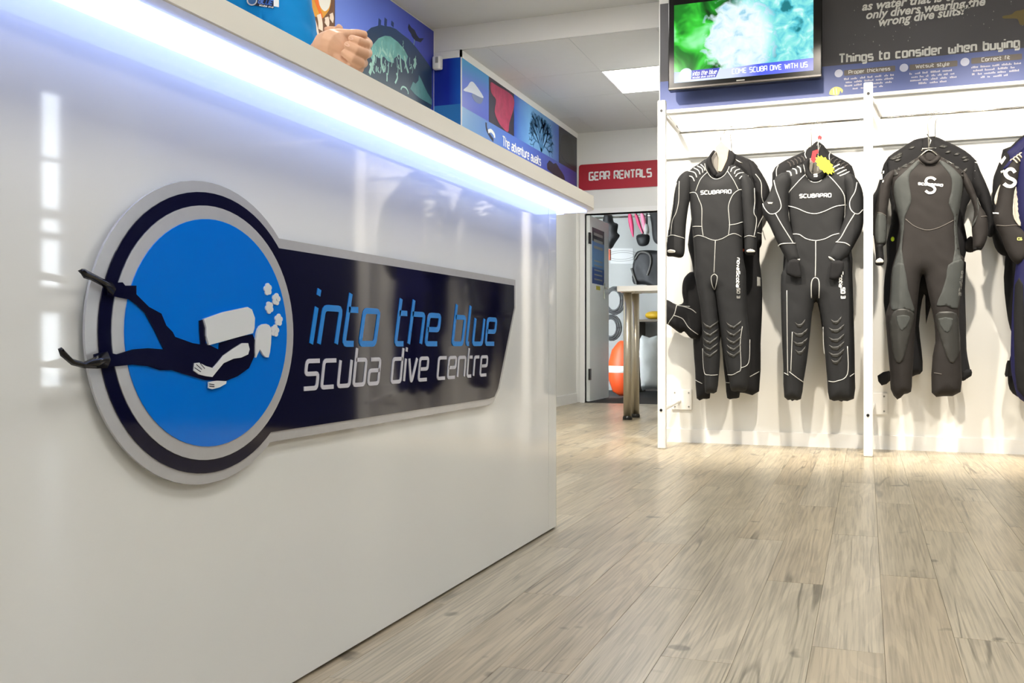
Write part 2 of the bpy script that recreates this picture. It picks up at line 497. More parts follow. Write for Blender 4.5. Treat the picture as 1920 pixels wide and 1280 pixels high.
SUB = mat('dark_underlay', (70, 62, 52), 0.9)
def plank_material():
    m = bpy.data.materials.new('weathered_oak_laminate'); m.use_nodes = True
    nt = m.node_tree; N = nt.nodes; L = nt.links
    b = N['Principled BSDF']
    g = N.new('ShaderNodeNewGeometry'); oi = N.new('ShaderNodeObjectInfo')
    off = N.new('ShaderNodeVectorMath'); off.operation = 'MULTIPLY_ADD'
    cmb = N.new('ShaderNodeCombineXYZ')
    L.new(oi.outputs['Random'], cmb.inputs[0]); L.new(oi.outputs['Random'], cmb.inputs[1]); L.new(oi.outputs['Random'], cmb.inputs[2])
    off.inputs[1].default_value = (37, 53, 71)
    L.new(cmb.outputs[0], off.inputs[0]); L.new(g.outputs['Position'], off.inputs[2])
    # fine grain, stretched along the plank
    def nz(scale, sc, detail=4, dist=0.0):
        mp = N.new('ShaderNodeMapping'); mp.inputs['Scale'].default_value = sc
        L.new(off.outputs[0], mp.inputs[0])
        n = N.new('ShaderNodeTexNoise'); n.inputs['Scale'].default_value = scale; n.inputs['Detail'].default_value = detail
        n.inputs['Distortion'].default_value = dist
        L.new(mp.outputs[0], n.inputs['Vector']); return n.outputs[0]
    fine = nz(60, (2.6, .06, 1), 6)
    broad = nz(5, (1.6, .35, 1), 3)
    knots = nz(9, (1.0, .9, 1), 2)
    # cathedral rings from a warped broad field
    rw = nz(2.6, (2.0, .2, 1), 2, 0.3)
    mu = N.new('ShaderNodeMath'); mu.operation = 'MULTIPLY'; mu.inputs[1].default_value = 95
    L.new(rw, mu.inputs[0])
    sn = N.new('ShaderNodeMath'); sn.operation = 'SINE'; L.new(mu.outputs[0], sn.inputs[0])
    def ramp(src, stops):
        r = N.new('ShaderNodeValToRGB'); e = r.color_ramp.elements
        while len(e) < len(stops): e.new(.5)
        for el, (p, c) in zip(e, stops): el.position = p; el.color = (c, c, c, 1) if not hasattr(c, '__len__') else (*lin(c), 1)
        L.new(src, r.inputs[0]); return r.outputs[0]
    tint = ramp(oi.outputs['Random'], [(0, (180, 167, 142)), (.35, (194, 182, 157)), (.7, (187, 171, 143)), (1, (200, 189, 166))])
    def mul(a, bb, fac=1.0):
        mx = N.new('ShaderNodeMix'); mx.data_type = 'RGBA'; mx.blend_type = 'MULTIPLY'; mx.inputs[0].default_value = fac
        L.new(a, mx.inputs[6]); L.new(bb, mx.inputs[7]); return mx.outputs[2]
    c = mul(tint, ramp(fine, [(.32, .55), (.56, 1.0)]), .8)
    c = mul(c, ramp(broad, [(.3, .8), (.7, 1.0)]), .8)
    c = mul(c, ramp(sn.outputs[0], [(.0, .62), (.35, 1.0)]), .28)
    c = mul(c, ramp(knots, [(.26, .25), (.31, 1.0)]), .7)
    crk = nz(2.2, (3.2, .16, 1), 3, .2); msk = nz(3.0, (1, .6, 1), 1)
    cr_ = ramp(crk, [(.488, 1.0), (.497, .3), (.503, .3), (.512, 1.0)])
    mm = N.new('ShaderNodeMix'); mm.data_type = 'RGBA'; mm.inputs[6].default_value = (1, 1, 1, 1)
    L.new(ramp(msk, [(.46, 0.0), (.56, 1.0)]), mm.inputs[0]); L.new(cr_, mm.inputs[7])
    c = mul(c, mm.outputs[2], .75)
    L.new(c, b.inputs['Base Color'])
    b.inputs['Roughness'].default_value = .3
    b.inputs['Specular IOR Level'].default_value = .5
    bp = N.new('ShaderNodeBump'); bp.inputs['Strength'].default_value = .12; bp.inputs['Distance'].default_value = .001
    L.new(fine, bp.inputs['Height']); L.new(bp.outputs[0], b.inputs['Normal'])
    return m
OAK = plank_material()

floor = S(box('floor', -3.3, XR + .1, -3.6, YD, -.06, -.011, SUB))
PW, PL = .145, 1.28
def plank_mesh(w, l):
    bm = MB(); c = .0006
    x0, x1, y0, y1 = -w / 2, w / 2, -l / 2, l / 2
    vs = [(x0, y0, -.0105), (x1, y0, -.0105), (x1, y1, -.0105), (x0, y1, -.0105), (x0, y0, -c), (x1, y0, -c), (x1, y1, -c), (x0, y1, -c),
          (x0 + c, y0 + c, 0), (x1 - c, y0 + c, 0), (x1 - c, y1 - c, 0), (x0 + c, y1 - c, 0)]
    fs = [(3, 2, 1, 0)]
    for a in (0, 4):
        for i in range(4):
            j = (i + 1) % 4
            fs.append((a + i, a + j, a + 4 + j, a + 4 + i))
    fs.append((8, 9, 10, 11))
    return vs, fs
pv, pf = plank_mesh(PW - .0006, PL - .0006)
pm = bpy.data.meshes.new('plank'); pm.from_pydata(pv, [], pf); pm.materials.append(OAK)
rest = MB()
npl = 0
ncol = int((XR + .1 + 3.3) / PW) + 1
for ci in range(ncol):
    x = -3.3 + PW * (ci + .5)
    y = -3.6 - (ci * .4321 % 1.0) * PL
    while y < YD:
        y0, y1 = max(y, -3.6), min(y + PL, YD)
        y += PL
        if y1 - y0 < .06: continue
        if x > XE + .1 and y0 > YW + .05: continue            # under the solid block behind the display wall
        vis = False
        for k in range(5):
            for dx in (-PW / 2, PW / 2):
                yy = y0 + (y1 - y0) * k / 4
                q = proj((x + dx, yy, 0))
                if q and -30 < q[0] < 1950 and q[1] < 1310:
                    if (x + dx > XC - .02) or (yy > 3.4 and (x + dx) / yy > XC / 3.2 - .06): vis = True
        if vis and npl < 298:
            o = bpy.data.objects.new('plank', pm); link(o, floor)
            o.location = (x, (y0 + y1) / 2, 0); o.scale = (1, (y1 - y0) / PL, 1); npl += 1
        else:
            sy = (y1 - y0) / PL
            rest.add([(v[0] + x, v[1] * sy + (y0 + y1) / 2, v[2]) for v in pv], pf)
o = rest.build('planks', OAK, floor); o['kind'] = 'stuff'
print('planks', npl)

# walls
S(box('wall_left', XN - .2, XN, -3.6, YS, -.06, ZC, WHITE))
w = MB(); w.box(XL - .25, XL, YS, YD + .12, -.06, ZF + .2)
S(w.build('wall_left_far', WHITE))
S(box('wall_display', XE, XR + .1, YW, YD + .1, -.06, ZC, WHITE))
DX0, DX1, DZ = -2.814, -1.96, 2.005
w = MB(); w.box(XL, DX0, YD, YD + .12, -.06, ZF + .2); w.box(DX1, XE, YD, YD + .12, -.06, ZF + .2); w.box(DX0, DX1, YD, YD + .12, DZ, ZF + .2)
S(w.build('wall_back', WHITE))
S(box('wall_front', XN, XR + .1, -3.8, -3.6, -.06, ZC, WHITE))
WY0, WY1, WZ0, WZ1 = 5.69, 5.97, .3, 2.6
w = MB(); w.box(XR, XR + .12, -3.6, WY0, -.06, ZC); w.box(XR, XR + .12, WY1, YW, -.06, ZC); w.box(XR, XR + .12, WY0, WY1, -.06, WZ0); w.box(XR, XR + .12, WY0, WY1, WZ1, ZC)
DARKW = mat('navy_wall_paint', (26, 28, 44), .6, var=.1, vscale=2)
S(w.build('wall_right', DARKW))
S(box('wall_panel_right', 1.5, XR, YW - .03, YW, 0, 2.12, DARKW))
# narrow side window in the right wall (mirrored in the glossy counter)
win = S(empty('window_right_offscreen', (XR, (WY0 + WY1) / 2, WZ0)))
for z0, z1 in ((2.05, 2.08), (1.60, 1.68), (1.44, 1.50), (.87, 1.08)):
    box('glazing_bar', XR + .02, XR + .06, WY0, WY1, z0, z1, WPAINT, win)
GLASS = mat('window_glass', (255, 255, 255), 0.0, trans=1.0)
box('pane', XR + .07, XR + .076, WY0, WY1, WZ0, WZ1, GLASS, win)

# ceilings
S(box('ceiling', XN - .2, XR + .1, -3.6, YS, ZC, ZC + .1, CEIL))
S(box('ceiling_beam', XN, XR + .1, YS - .004, YS + .2, ZF + .006, ZC + .1, WPAINT))
cf = S(box('ceiling_far', XL - .2, XE + .05, YS + .19, YD + .1, ZF + .012, ZF + .1, CEIL))
xs = [XL, -2.69, -2.05, -1.40, XE]; ys = [YS, 7.68, 8.43, 9.18, YD]
for i in range(4):
    for j in range(4):
        if i == 2 and j == 1: continue
        box('ceiling_tile', xs[i] + .0015, xs[i + 1] - .0015, ys[j] + .0015, ys[j + 1] - .0015, ZF + random.uniform(-.001, .001), ZF + .011, CEIL, cf)

# light panels : square LED ceiling panels
PEM = bpy.data.materials.new('lit_panel'); PEM.use_nodes = True
_b = PEM.node_tree.nodes['Principled BSDF']
_b.inputs['Base Color'].default_value = (.9, .9, .9, 1); _b.inputs['Emission Color'].default_value = (1.0, .985, .95, 1); _b.inputs['Emission Strength'].default_value = PANEL_E
def light_panel(x0, x1, y0, y1, z, label, pm_=None):
    sfx = '' if pm_ == 'seen' else '_offscreen'          # only the panel before the doorway is in the picture
    t = empty('ceiling_light' + sfx, ((x0 + x1) / 2, (y0 + y1) / 2, z))
    tag(t, label, 'ceiling light', 'square LED ceiling panels')
    f = MB(); e = .012
    f.box(x0, x1, y0, y0 + e, z - .006, z + .012); f.box(x0, x1, y1 - e, y1, z - .006, z + .012)
    f.box(x0, x0 + e, y0 + e, y1 - e, z - .006, z + .012); f.box(x1 - e, x1, y0 + e, y1 - e, z - .006, z + .012)
    f.build('frame', WPAINT, t)
    box('diffuser' + sfx, x0 + e, x1 - e, y0 + e, y1 - e, z - .003, z + .01, PEM, t)
light_panel(-1.9 - .33, -1.9 + .33, 5.0, 5.66, ZC - .006, 'added unseen lit panel in the high ceiling brightening the shipwreck poster')  # extra unseen panel, added to brighten the posters on the left wall
light_panel(-2.05, -1.40, 7.68, 8.43, ZF, 'lit square ceiling panel in the low ceiling before the doorway', 'seen')
for i, x in enumerate((-1.9, .5, 2.7)):
    for j, y in enumerate((-2.0, .6, 3.2)):
        light_panel(x - .33, x + .33, y - .33, y + .33, ZC - .006, 'lit square ceiling panel ' + ('above the staff side of the counter', 'above the shop aisle', 'beside the dark side wall')[i] + (', shop front row', ', middle row', ', row before the wetsuits')[j])

# doorway trim, baseboards
t = MB(); t.box(DX0 - .05, DX0, YD - .02, YD + .14, 0, DZ + .05); t.box(DX1, DX1 + .05, YD - .02, YD + .14, 0, DZ + .05); t.box(DX0, DX1, YD - .02, YD + .14, DZ, DZ + .05)
S(t.build('trim_1', WPAINT))
S(box('baseboard_left', XL, XL + .014, YS, YD - .02, 0, .1, WPAINT))
S(box('baseboard_display', XE, XR, YW - .014, YW, 0, .085, WPAINT))

# back room behind the doorway
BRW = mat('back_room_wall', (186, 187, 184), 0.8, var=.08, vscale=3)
MATD = mat('dark_rubber_mat', (48, 50, 50), 0.8, var=.1)
S(box('floor_back', -3.6, -1.0, YD, 12.6, -.06, 0.002, MATD))
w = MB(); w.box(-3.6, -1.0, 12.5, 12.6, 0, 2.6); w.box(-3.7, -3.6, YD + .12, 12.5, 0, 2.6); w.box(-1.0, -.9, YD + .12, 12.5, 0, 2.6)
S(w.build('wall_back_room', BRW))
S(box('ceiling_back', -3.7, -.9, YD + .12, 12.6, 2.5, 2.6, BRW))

# ================================================================== COUNTER
ctr = empty('reception_counter', (XC, 1.2, 0))
tag(ctr, 'glossy white reception counter with cream top and blue underlit overhang', 'counter')
CY0, SEY, CEY = -1.2, 3.118, 3.235
ZT0, ZT1 = 1.110, 1.152
box('front_panel', XC - .02, XC, CY0, SEY - .001, .008, ZT0 + .012, GLOSSW, ctr)
# rounded end strip
pl = [(XC - .018, SEY + .001), (XC, SEY + .001)]
for i in range(7):
    a = math.radians(90 * i / 6); pl.append((XC - .035 + .035 * math.cos(a), CEY - .035 + .035 * math.sin(a)))
pl += [(XC - .2, CEY), (XC - .2, SEY + .001)]
frZ = frame((0, 0, 0), (1, 0, 0), (0, 1, 0), (0, 0, 1))
MB().prism(pl, frZ, .008, ZT0 + .012).build('end_panel', GLOSSW, ctr)
box('plinth', XC - .19, XC - .012, CY0, CEY - .02, 0, .012, SEAMD, ctr)
box('back_panel', XC - .2, XC - .18, CY0, SEY, .012, ZT0, GLOSSW, ctr)
# countertop: slab with a hanging rim that hides the light channel
XF = -.885; XB = -1.29; TEY = 3.33
def top_outline(inset):
    r = .12 - inset * .6
    x1 = XF - inset; y1 = TEY - inset
    out = [(XB, CY0), (x1, CY0)]
    for i in range(9):
        a = math.radians(90 * i / 8)
        out.append((x1 - r + r * math.cos(a), y1 - r + r * math.sin(a)))
    out.append((XB, y1))
    return out
MB().prism(top_outline(0), frZ, ZT0 + .018, ZT1).build('countertop', TOPW, ctr)
oo, oi_ = top_outline(0), top_outline(.036)
rim = MB()
n = len(oo)
for p in oo: rim.v += [Vector((p[0], p[1], ZT0)), Vector((p[0], p[1], ZT0 + .018))]
for p in oi_: rim.v += [Vector((p[0], p[1], ZT0)), Vector((p[0], p[1], ZT0 + .018))]
for i in range(1, n - 1):
    a, b = 2 * i, 2 * (i + 1); c, d = 2 * n + 2 * i, 2 * n + 2 * (i + 1)
    rim.f += [(a, b, b + 1, a + 1), (c, c + 1, d + 1, d), (a, c, d, b)]
rim.build('rim', TOPW, ctr)
# frosted acrylic edge of the light channel under the rim
ga, gb = top_outline(.004), top_outline(.036)
gl = MB()
for p, q in zip(ga, gb): gl.v += [Vector((p[0], p[1], ZT0 - .0012)), Vector((q[0], q[1], ZT0 - .0012)), Vector((p[0], p[1], ZT0)), Vector((q[0], q[1], ZT0))]
for i in range(1, n - 1):
    a, b = 4 * i, 4 * i + 4
    gl.f += [(a, a + 1, b + 1, b), (a, b, b + 2, a + 2), (a + 1, a + 3, b + 3, b + 1)]
gl.build('edge_trim', mat('frosted_acrylic', (238, 238, 238), .4), ctr)
LED = mat('led_diffuser_light', (200, 215, 255), .4, emit=(1.05, 1.5, 3.4), estr=LED_E * 1.1)
dif = MB(); dif.box(XC + .001, XF - .0375, CY0, CEY + .03, ZT0 - .007, ZT0 + .0165); dif.box(XC - .15, XC + .001, CEY + .001, CEY + .055, ZT0 - .007, ZT0 + .0165)
dif.build('light_diffuser', LED, ctr)
dots = MB()
LEDD = mat('led_chip', (255, 255, 255), .3, emit=(1.5, 1.6, 1.7), estr=LED_E * 1.5)
for i in range(int((3.12 + .4) / .0333)):
    y = -.4 + i * .0333
    dots.box(-.9675, -.9625, y - .0025, y + .0025, ZT0 - .0082, ZT0 - .0068)
o = dots.build('led_chip', LEDD, ctr); o['kind'] = 'stuff'

# ================================================================== LOGO SIGN
XS = XC + .016
sg = empty('logo_sign', (XC, 1.9, .45))
tag(sg, 'navy and silver dive centre sign with blue diver disc on the white counter', 'sign')
fs_ = frX(XC)
def Z4(x, y): return 60 + x * .4689, 320 + y * .4689
def Z5(x, y): return 520 + x * .3281, 420 + y * .3281
CU, CV, RU, RV = 1.3085, .664, .2055, .184
def barpoly(g):
    return [(1.40, .819 + g), (2.735 + g * .9, .819 + g), (2.735 + g * .9, .752), (2.60 + g, .515), (2.57, .492 - g * .8), (2.53, .489 - g), (1.40, .488 - g)]
k = RU / RV
sil = MB(); sil.prism(ellipse(CU - .004, CV, RU + .066, RV + .060), fs_, .010, .014); sil.prism(barpoly(.018), fs_, .010, .0138)
for yy, zz in ((1.15, .8), (1.15, .5), (1.45, .66), (2.0, .8), (2.0, .51), (2.6, .78), (2.45, .52)): MB().tube([(XC + .0006, yy, zz), (XC + .0102, yy, zz)], .008, 12).build('standoff', STEEL, sg)
sil.build('silver_plate', SILVER, sg)
nav = MB(); nav.prism(ellipse(CU, CV, RU + .047, RV + .043), fs_, .0138, .0160); nav.prism(barpoly(0), fs_, .0136, .0158)
nav.build('navy_plate', NAVY, sg)
MB().prism(ellipse(CU, CV, RU + .0235, RV + .0215), fs_, .0160, .0175).build('silver_ring', SILVER, sg)
MB().prism(ellipse(CU, CV, RU, RV), fs_, .0175, .0190).build('blue_disc', BLUE, sg)
XT = XC + .0195
def q4(pts): return pX(pts, XT, Z4)
body = q4([(335, 735), (400, 715), (460, 710), (525, 715), (512, 690), (488, 640), (450, 570), (420, 540), (385, 515), (345, 508), (300, 497), (300, 450), (360, 447), (370, 460), (415, 460), (415, 495), (465, 545), (515, 572), (535, 620), (560, 645), (570, 665), (640, 690), (672, 695), (668, 640), (667, 600), (680, 596), (692, 640), (692, 690), (745, 716), (748, 690), (820, 665), (880, 655), (890, 680), (888, 740), (865, 790), (820, 822), (770, 842), (690, 838), (600, 812), (560, 798), (510, 798), (460, 782), (400, 776), (335, 782), (250, 790), (245, 735), (285, 722)])
diver = MB().prism(body, fs_, .0190, .0208).build('diver_body', NAVY, sg)
MB().prism(q4([(680, 594), (760, 566), (855, 546), (872, 556), (884, 590), (882, 630), (876, 650), (700, 698), (690, 660), (690, 630)]), fs_, .0200, .0235).build('air_tank', PALE, diver)
MB().prism(smooth_poly(q4([(893, 650), (905, 622), (930, 613), (950, 630), (950, 680), (948, 705), (940, 747), (920, 738), (905, 715), (890, 748), (888, 700)]), k=2), fs_, .0195, .0228).build('head', PALE, diver)
MB().prism(q4([(858, 690), (864, 715), (858, 735), (830, 748), (800, 752), (760, 770), (735, 800), (715, 825), (690, 822), (662, 815), (642, 800), (645, 770), (662, 768), (690, 782), (718, 790), (740, 765), (760, 740), (800, 712), (835, 690)]), fs_, .0208, .0228).build('arm', PALE, diver)
MB().prism(q4([(700, 845), (735, 840), (772, 842), (770, 852), (745, 866), (715, 874), (700, 870)]), fs_, .0206, .0226).build('hand', PALE, diver)
fg = MB()
for (x0, y0), (x1, y1) in (((650, 775), (672, 795)), ((643, 788), (668, 805)), ((665, 770), (684, 792)), ((702, 853), (722, 856)), ((702, 862), (722, 864))):
    ribbon(fg, q4([(x0, y0), (x1, y1)]), .0012, fs_, .0228, .0231)
fg.build('finger_line', NAVY, diver)['kind'] = 'stuff'
def fin(pts, hs):
    """glossy swim fin curling off the sign: outline pairs (upper, lower) with growing stand-off"""
    mb = MB(); v = []
    for (a, b, h) in hs:
        A = pX([a], XC + .02, Z4)[0]; B = pX([b], XC + .02, Z4)[0]
        M_ = ((A[0] + B[0]) / 2, (A[1] + B[1]) / 2)
        v += [fs_(*A, h), fs_(*M_, h + .006), fs_(*B, h), fs_(*M_, h - .004)]
    fcs = []
    for i in range(len(hs) - 1):
        for j in range(4):
            a = 4 * i + j; b = 4 * i + (j + 1) % 4
            fcs.append((a, b, b + 4, a + 4))
    fcs += [(3, 2, 1, 0), tuple(4 * (len(hs) - 1) + j for j in range(4))]
    mb.add(v, fcs)
    return mb
fin(None, [((320, 448), (322, 500), .021), ((270, 432), (266, 462), .026), ((210, 410), (206, 440), .033), ((165, 395), (160, 432), .040), ((145, 394), (142, 416), .043), ((138, 398), (137, 406), .043)]).build('swim_fin', FINB, sg, True)
fin(None, [((300, 722), (300, 790), .021), ((245, 742), (245, 792), .026), ((180, 765), (182, 790), .031), ((125, 752), (120, 778), .036), ((75, 712), (62, 740), .041), ((62, 706), (52, 720), .043)]).build('swim_fin', FINB, sg, True)
for (cx, cy) in ((942, 475), (975, 515), (948, 548), (985, 597), (970, 640)):
    b = MB()
    for k2 in range(5):
        a = k2 * 1.26 + cx
        cc = q4([(cx + 8 * math.cos(a), cy + 14 * math.sin(a))])[0]
        b.prism(ellipse(cc[0], cc[1], .0062, .0050, 14), fs_, .0190, .0205 + .0002 * k2)
    b.build('bubble', PALE, diver)
# lettering
ft = frX(XC)
def letters(text, fr, p0, p1, height, sw, h0, h1, m, parent, shear, gap, r, height1):
    """each letter a part of its own"""
    tot = sum(letter_width(c) + gap for c in text) - gap
    x = 0.0; p0 = Vector(p0); p1 = Vector(p1)
    for ch in text:
        w = letter_width(ch)
        if ch != ' ':
            a, b = x / tot, (x + w) / tot
            hh = height + (height1 - height) * (a + b) / 2
            q0 = p0 + (p1 - p0) * a; q1 = p0 + (p1 - p0) * b
            if ch in 'il': q1 = q0 + (p1 - p0) * .001
            mb = MB()
            for st in G[ch]:
                out = []
                for q in rounded([tuple(k) for k in st], r):
                    P = p0 + (p1 - p0) * ((x + q[0]) / tot) + Vector((shear * q[1] * hh, q[1] * hh))
                    out.append((P.x, P.y))
                ribbon(mb, out, sw, fr, h0, h1)
            mb.build('letter', m, parent)
        x += w + gap
letters('into the blue', ft, (1.600, .6455), (2.565, .6435), .104, .0125, .0158, .0172, BLUET, sg, .28, .24, .1, .101)
letters('scuba dive centre', ft, (1.575, .5605), (2.505, .5570), .077, .0085, .0158, .0172, SILT, sg, .2, .22, .1, .074)

# ================================================================== TRACK SPOTLIGHTS (above the frame)
def aim(o, target):
    d = Vector(target) - Vector(o.location)
    o.rotation_euler = d.to_track_quat('-Z', 'Y').to_euler()
trk = box('light_track', -2.2, 3.4, 4.68, 4.715, ZC - .03, ZC, WPAINT)
tag(trk, 'white ceiling light track carrying the spotlights', 'light track')
LENS = mat('spot_lens', (255, 250, 240), .3, emit=(1, .9, .75), estr=12)
for i, (x, tx) in enumerate(((-1.55, -.85), (-.3, -.3), (.75, .7), (1.9, 1.7))):
    t = empty('spotlight_offscreen', (x, 4.7, ZC - .03))
    tag(t, 'white track spotlight aimed at the ' + ('black wetsuit by the end post', 'charcoal wetsuit with price tag', 'grey-panelled wetsuit', 'navy side panel of the wall')[i], 'spotlight', 'track spotlights over the wetsuits')
    p = Vector((x, 4.7, ZC - .17)); d = (Vector((tx, YW, .8)) - p).normalized()
    MB().tube([(x, 4.7, ZC - .03), (x, 4.7, ZC - .14)], .01, 10).build('stem', WPAINT, t)
    MB().tube([p - d * .07, p - d * .06, p + d * .08], [.02, .04, .042], 18, cap=False).tube([p - d * .07, p - d * .069], .02, 18).build('head', WPAINT, t)
    MB().tube([p + d * .06, p + d * .062], .036, 18).build('lens_offscreen', LENS, t)
    ld = bpy.data.lights.new('spotlight_lamp_offscreen', 'SPOT'); ld.energy = SPOT_W; ld.color = (1.0, .90, .76); ld.spot_size = math.radians(75); ld.spot_blend = .8; ld.shadow_soft_size = .03
    lo = bpy.data.objects.new('spotlight_lamp_offscreen', ld); link(lo, t)
    lo.matrix_parent_inverse = Matrix.Translation(-Vector(t.location))
    lo.location = p + d * .09; aim(lo, (tx, YW, .8))

# ================================================================== DISPLAY FRAME: posts, rails
YP = 5.785; YR = 6.02; ZR = 1.952
def bolt(x, z, parent, y):
    MB().tube([(x, y, z), (x, y - .004, z)], [.009, .008], 10).build('bolt', BLACKP, parent)
for x, lab in ((-1.166, 'white display post at the open end of the wetsuit wall'), (.008, 'white display post between the two bays of wetsuits'), (1.182, 'white display post beyond the blue wetsuit')):
    t = empty('display_post', (x, YP, 0)); tag(t, lab, 'post', 'white posts of the wetsuit display')
    box('upright', x - .025, x + .025, YP, YP + .045, 0, 2.11, WPAINT, t, .008)
    bolt(x + .0, 2.045, t, YP); bolt(x - .002, .235, t, YP)
    # upper arm to the wall and curved brace down to the rail
    MB().tube([(x, YP + .04, 2.05), (x, YW - .006, 2.05)], .012, 10).build('arm', WPAINT, t)
    MB().tube([(x + .02, YP + .03, 2.02), (x + .035, YP + .07, 1.995), (x + .06, YR - .05, 1.96), (x + .066, YR, ZR + .01)], .011, 10).build('brace', WPAINT, t, True)
    MB().tube([(x, YP + .04, .235), (x + .03, YW - .012, .27)], .013, 10).build('arm', WPAINT, t)
    pl = MB().box(x - .02, x + .11, YW - .012, YW, .21, .34, .003).build('wall_plate', WPAINT, t)
    for dx in (.0, .09):
        for z in (.23, .32):
            MB().tube([(x + dx, YW - .012, z), (x + dx, YW - .016, z)], [.006, .005], 8).build('screw', PRINTG, pl)
for x0, x1, lab in ((-1.166, .008, 'thin chrome rail carrying the two black wetsuits with white seams'), (.008, 1.182, 'thin chrome rail carrying the grey and the blue wetsuits')):
    o = MB().tube([(x0 + .066, YR, ZR), (x1 - .02, YR, ZR)], .0065, 10).build('hanging_rail', WIRE, None, True)
    tag(o, lab, 'rail', 'hanging rails')
S(box('trim_2', XE, XR, YW - .02, YW, 1.83, 1.862, WPAINT, None, .003))      # batten behind the suits

# ================================================================== BANNER AND TELEVISION
YB = YW - .02
bn = empty('wall_banner', (0, YB, 2.145)); tag(bn, 'dark printed wetsuit buying banner along the top of the wall', 'banner')
ban_m = mat('banner_print', (84, 82, 86), .5, var=.15, vscale=3)
band_m = mat('banner_band_print', (96, 110, 168), .5, var=.1, vscale=4)
box('sheet', XE + .01, 3.4, YB, YW, 2.335, 2.84, ban_m, bn)
box('band', XE + .01, 3.4, YB - .0005, YW, 2.148, 2.335, band_m, bn)
box('bottom_rail', XE + .01, 3.4, YB - .006, YW, 2.128, 2.148, WPAINT, bn)
fb = frY(YB - .0008)
def Z5b(x, y): return 1540 + x * .19792, y * .19792
def qb(pts): return pY(pts, YB, Z5b)
def stext(text, a, b, h, sw, m, par, name='lettering', **kw):
    p = qb([a, b]); o = strokes(text, fb, p[0], p[1], h, sw, 0.0004, .0012, **kw).build(name, m, par); o['kind'] = 'stuff'
    return o
stext('Things to consider when buying a', (170, 598), (1990, 436),   .050, .0108, PRINTW, bn, gap=.3, r=.1)
for txt, a, b, in (('as water that is too cold,', (385, 104), (1640, -40)), ('only divers wearing the', (425, 184), (1555, 52)), ('wrong dive suits!\u201d', (545, 252), (1420, 128))):
    p = qb([a, b]); o = font_text(txt, fb, p[0], p[1], .072, PRINTW, 'lettering', bn, shear=.25, bold=.03); o['kind'] = 'stuff'
BULL = mat('pale_bullet', (214, 218, 240), .5); BARM = mat('taupe_label', (112, 104, 98), .5)
for (cx, cy), (x0, y0, x1, y1), txt, (tx0, ty0, tx1, ty1) in (
        ((165, 698), (215, 690, 700, 655), 'Proper thickness', (260, 702, 650, 672)),
        ((782, 645), (835, 645, 1290, 600), 'Wetsuit style', (895, 645, 1210, 618)),
        ((1360, 590), (1420, 578, 1900, 540), 'Correct fit', (1520, 585, 1785, 563))):
    c = qb([(cx, cy)])[0]
    MB().prism(ellipse(c[0], c[1], .024, .024, 28), fb, .0004, .0014).build('bullet', BULL, bn)
    p = qb([(x0, y0), (x1, y1)])
    zc = (p[0][1] + p[1][1]) / 2
    MB().prism(rrect(p[0][0], p[1][0], zc - .017, zc + .017, .006), fb, .0002, .0008).build('label_bar', BARM, bn)
    q = qb([(tx0, ty0), (tx1, ty1)])
    strokes(txt, fb, (q[0][0], zc - .008), (q[1][0], zc - .008), .020, .0034, .001, .0016, gap=.3, r=.08).build('lettering', PRINTW, bn)['kind'] = 'stuff'
    # body copy too small to read: rows of word-long dashes
    par = MB(); w0, w1 = p[0][0], p[1][0]
    for ln in range(4):
        zz = zc - .043 - ln * .0205
        ind = (.0, .01, .004, .05)[ln]; u = w0 + ind
        while u < w1 - ind - .02:
            l = random.uniform(.02, .06); e = min(u + l, w1 - ind)
            k = u
            while k < e - .006:
                hh = random.choice((.007, .009, .012))
                par.add([fb(k, zz, .001), fb(k + .0052, zz, .001), fb(k + .0052, zz + hh, .001), fb(k, zz + hh, .001)], [(0, 1, 2, 3)])
                k += .0075
            u = e + .010
    par.build('small_print', mat('small_print_white', (214, 212, 222), .5), bn)['kind'] = 'stuff'
fsh = MB().prism(smooth_poly(qb([(75, 895), (90, 850), (130, 825), (175, 830), (205, 855), (195, 885), (180, 862), (165, 900), (120, 905)]), k=3), fb, .0002, .001).build('fish_print', mat('fish_yellow', (206, 204, 120), .5), bn)
stp = MB()
for x in (112, 140): ribbon(stp, qb([(x, 838), (x + 8, 898)]), .004, fb, .001, .0014)
stp.build('fish_stripe', PRINTW, fsh)['kind'] = 'stuff'
MB().prism(smooth_poly(qb([(1720, 155), (1800, 140), (1840, 108), (1900, 98), (1990, 60), (2080, 70), (2100, 150), (2000, 190), (1960, 230), (1885, 240), (1860, 185), (1800, 178), (1725, 178)]), k=3), fb, .0002, .001).build('diver_print', mat('olive_print', (120, 104, 60), .5), bn)
sp = MB(); rs = random.Random(3)
for i in range(90):
    u = rs.uniform(-.1, 1.0); v = rs.uniform(2.43, 2.83); r = rs.uniform(.002, .005)
    sp.prism(ellipse(u, v, r * .6, r, 6), fb, .0001, .0003)
sp.build('droplet_print', PRINTG, bn)['kind'] = 'stuff'

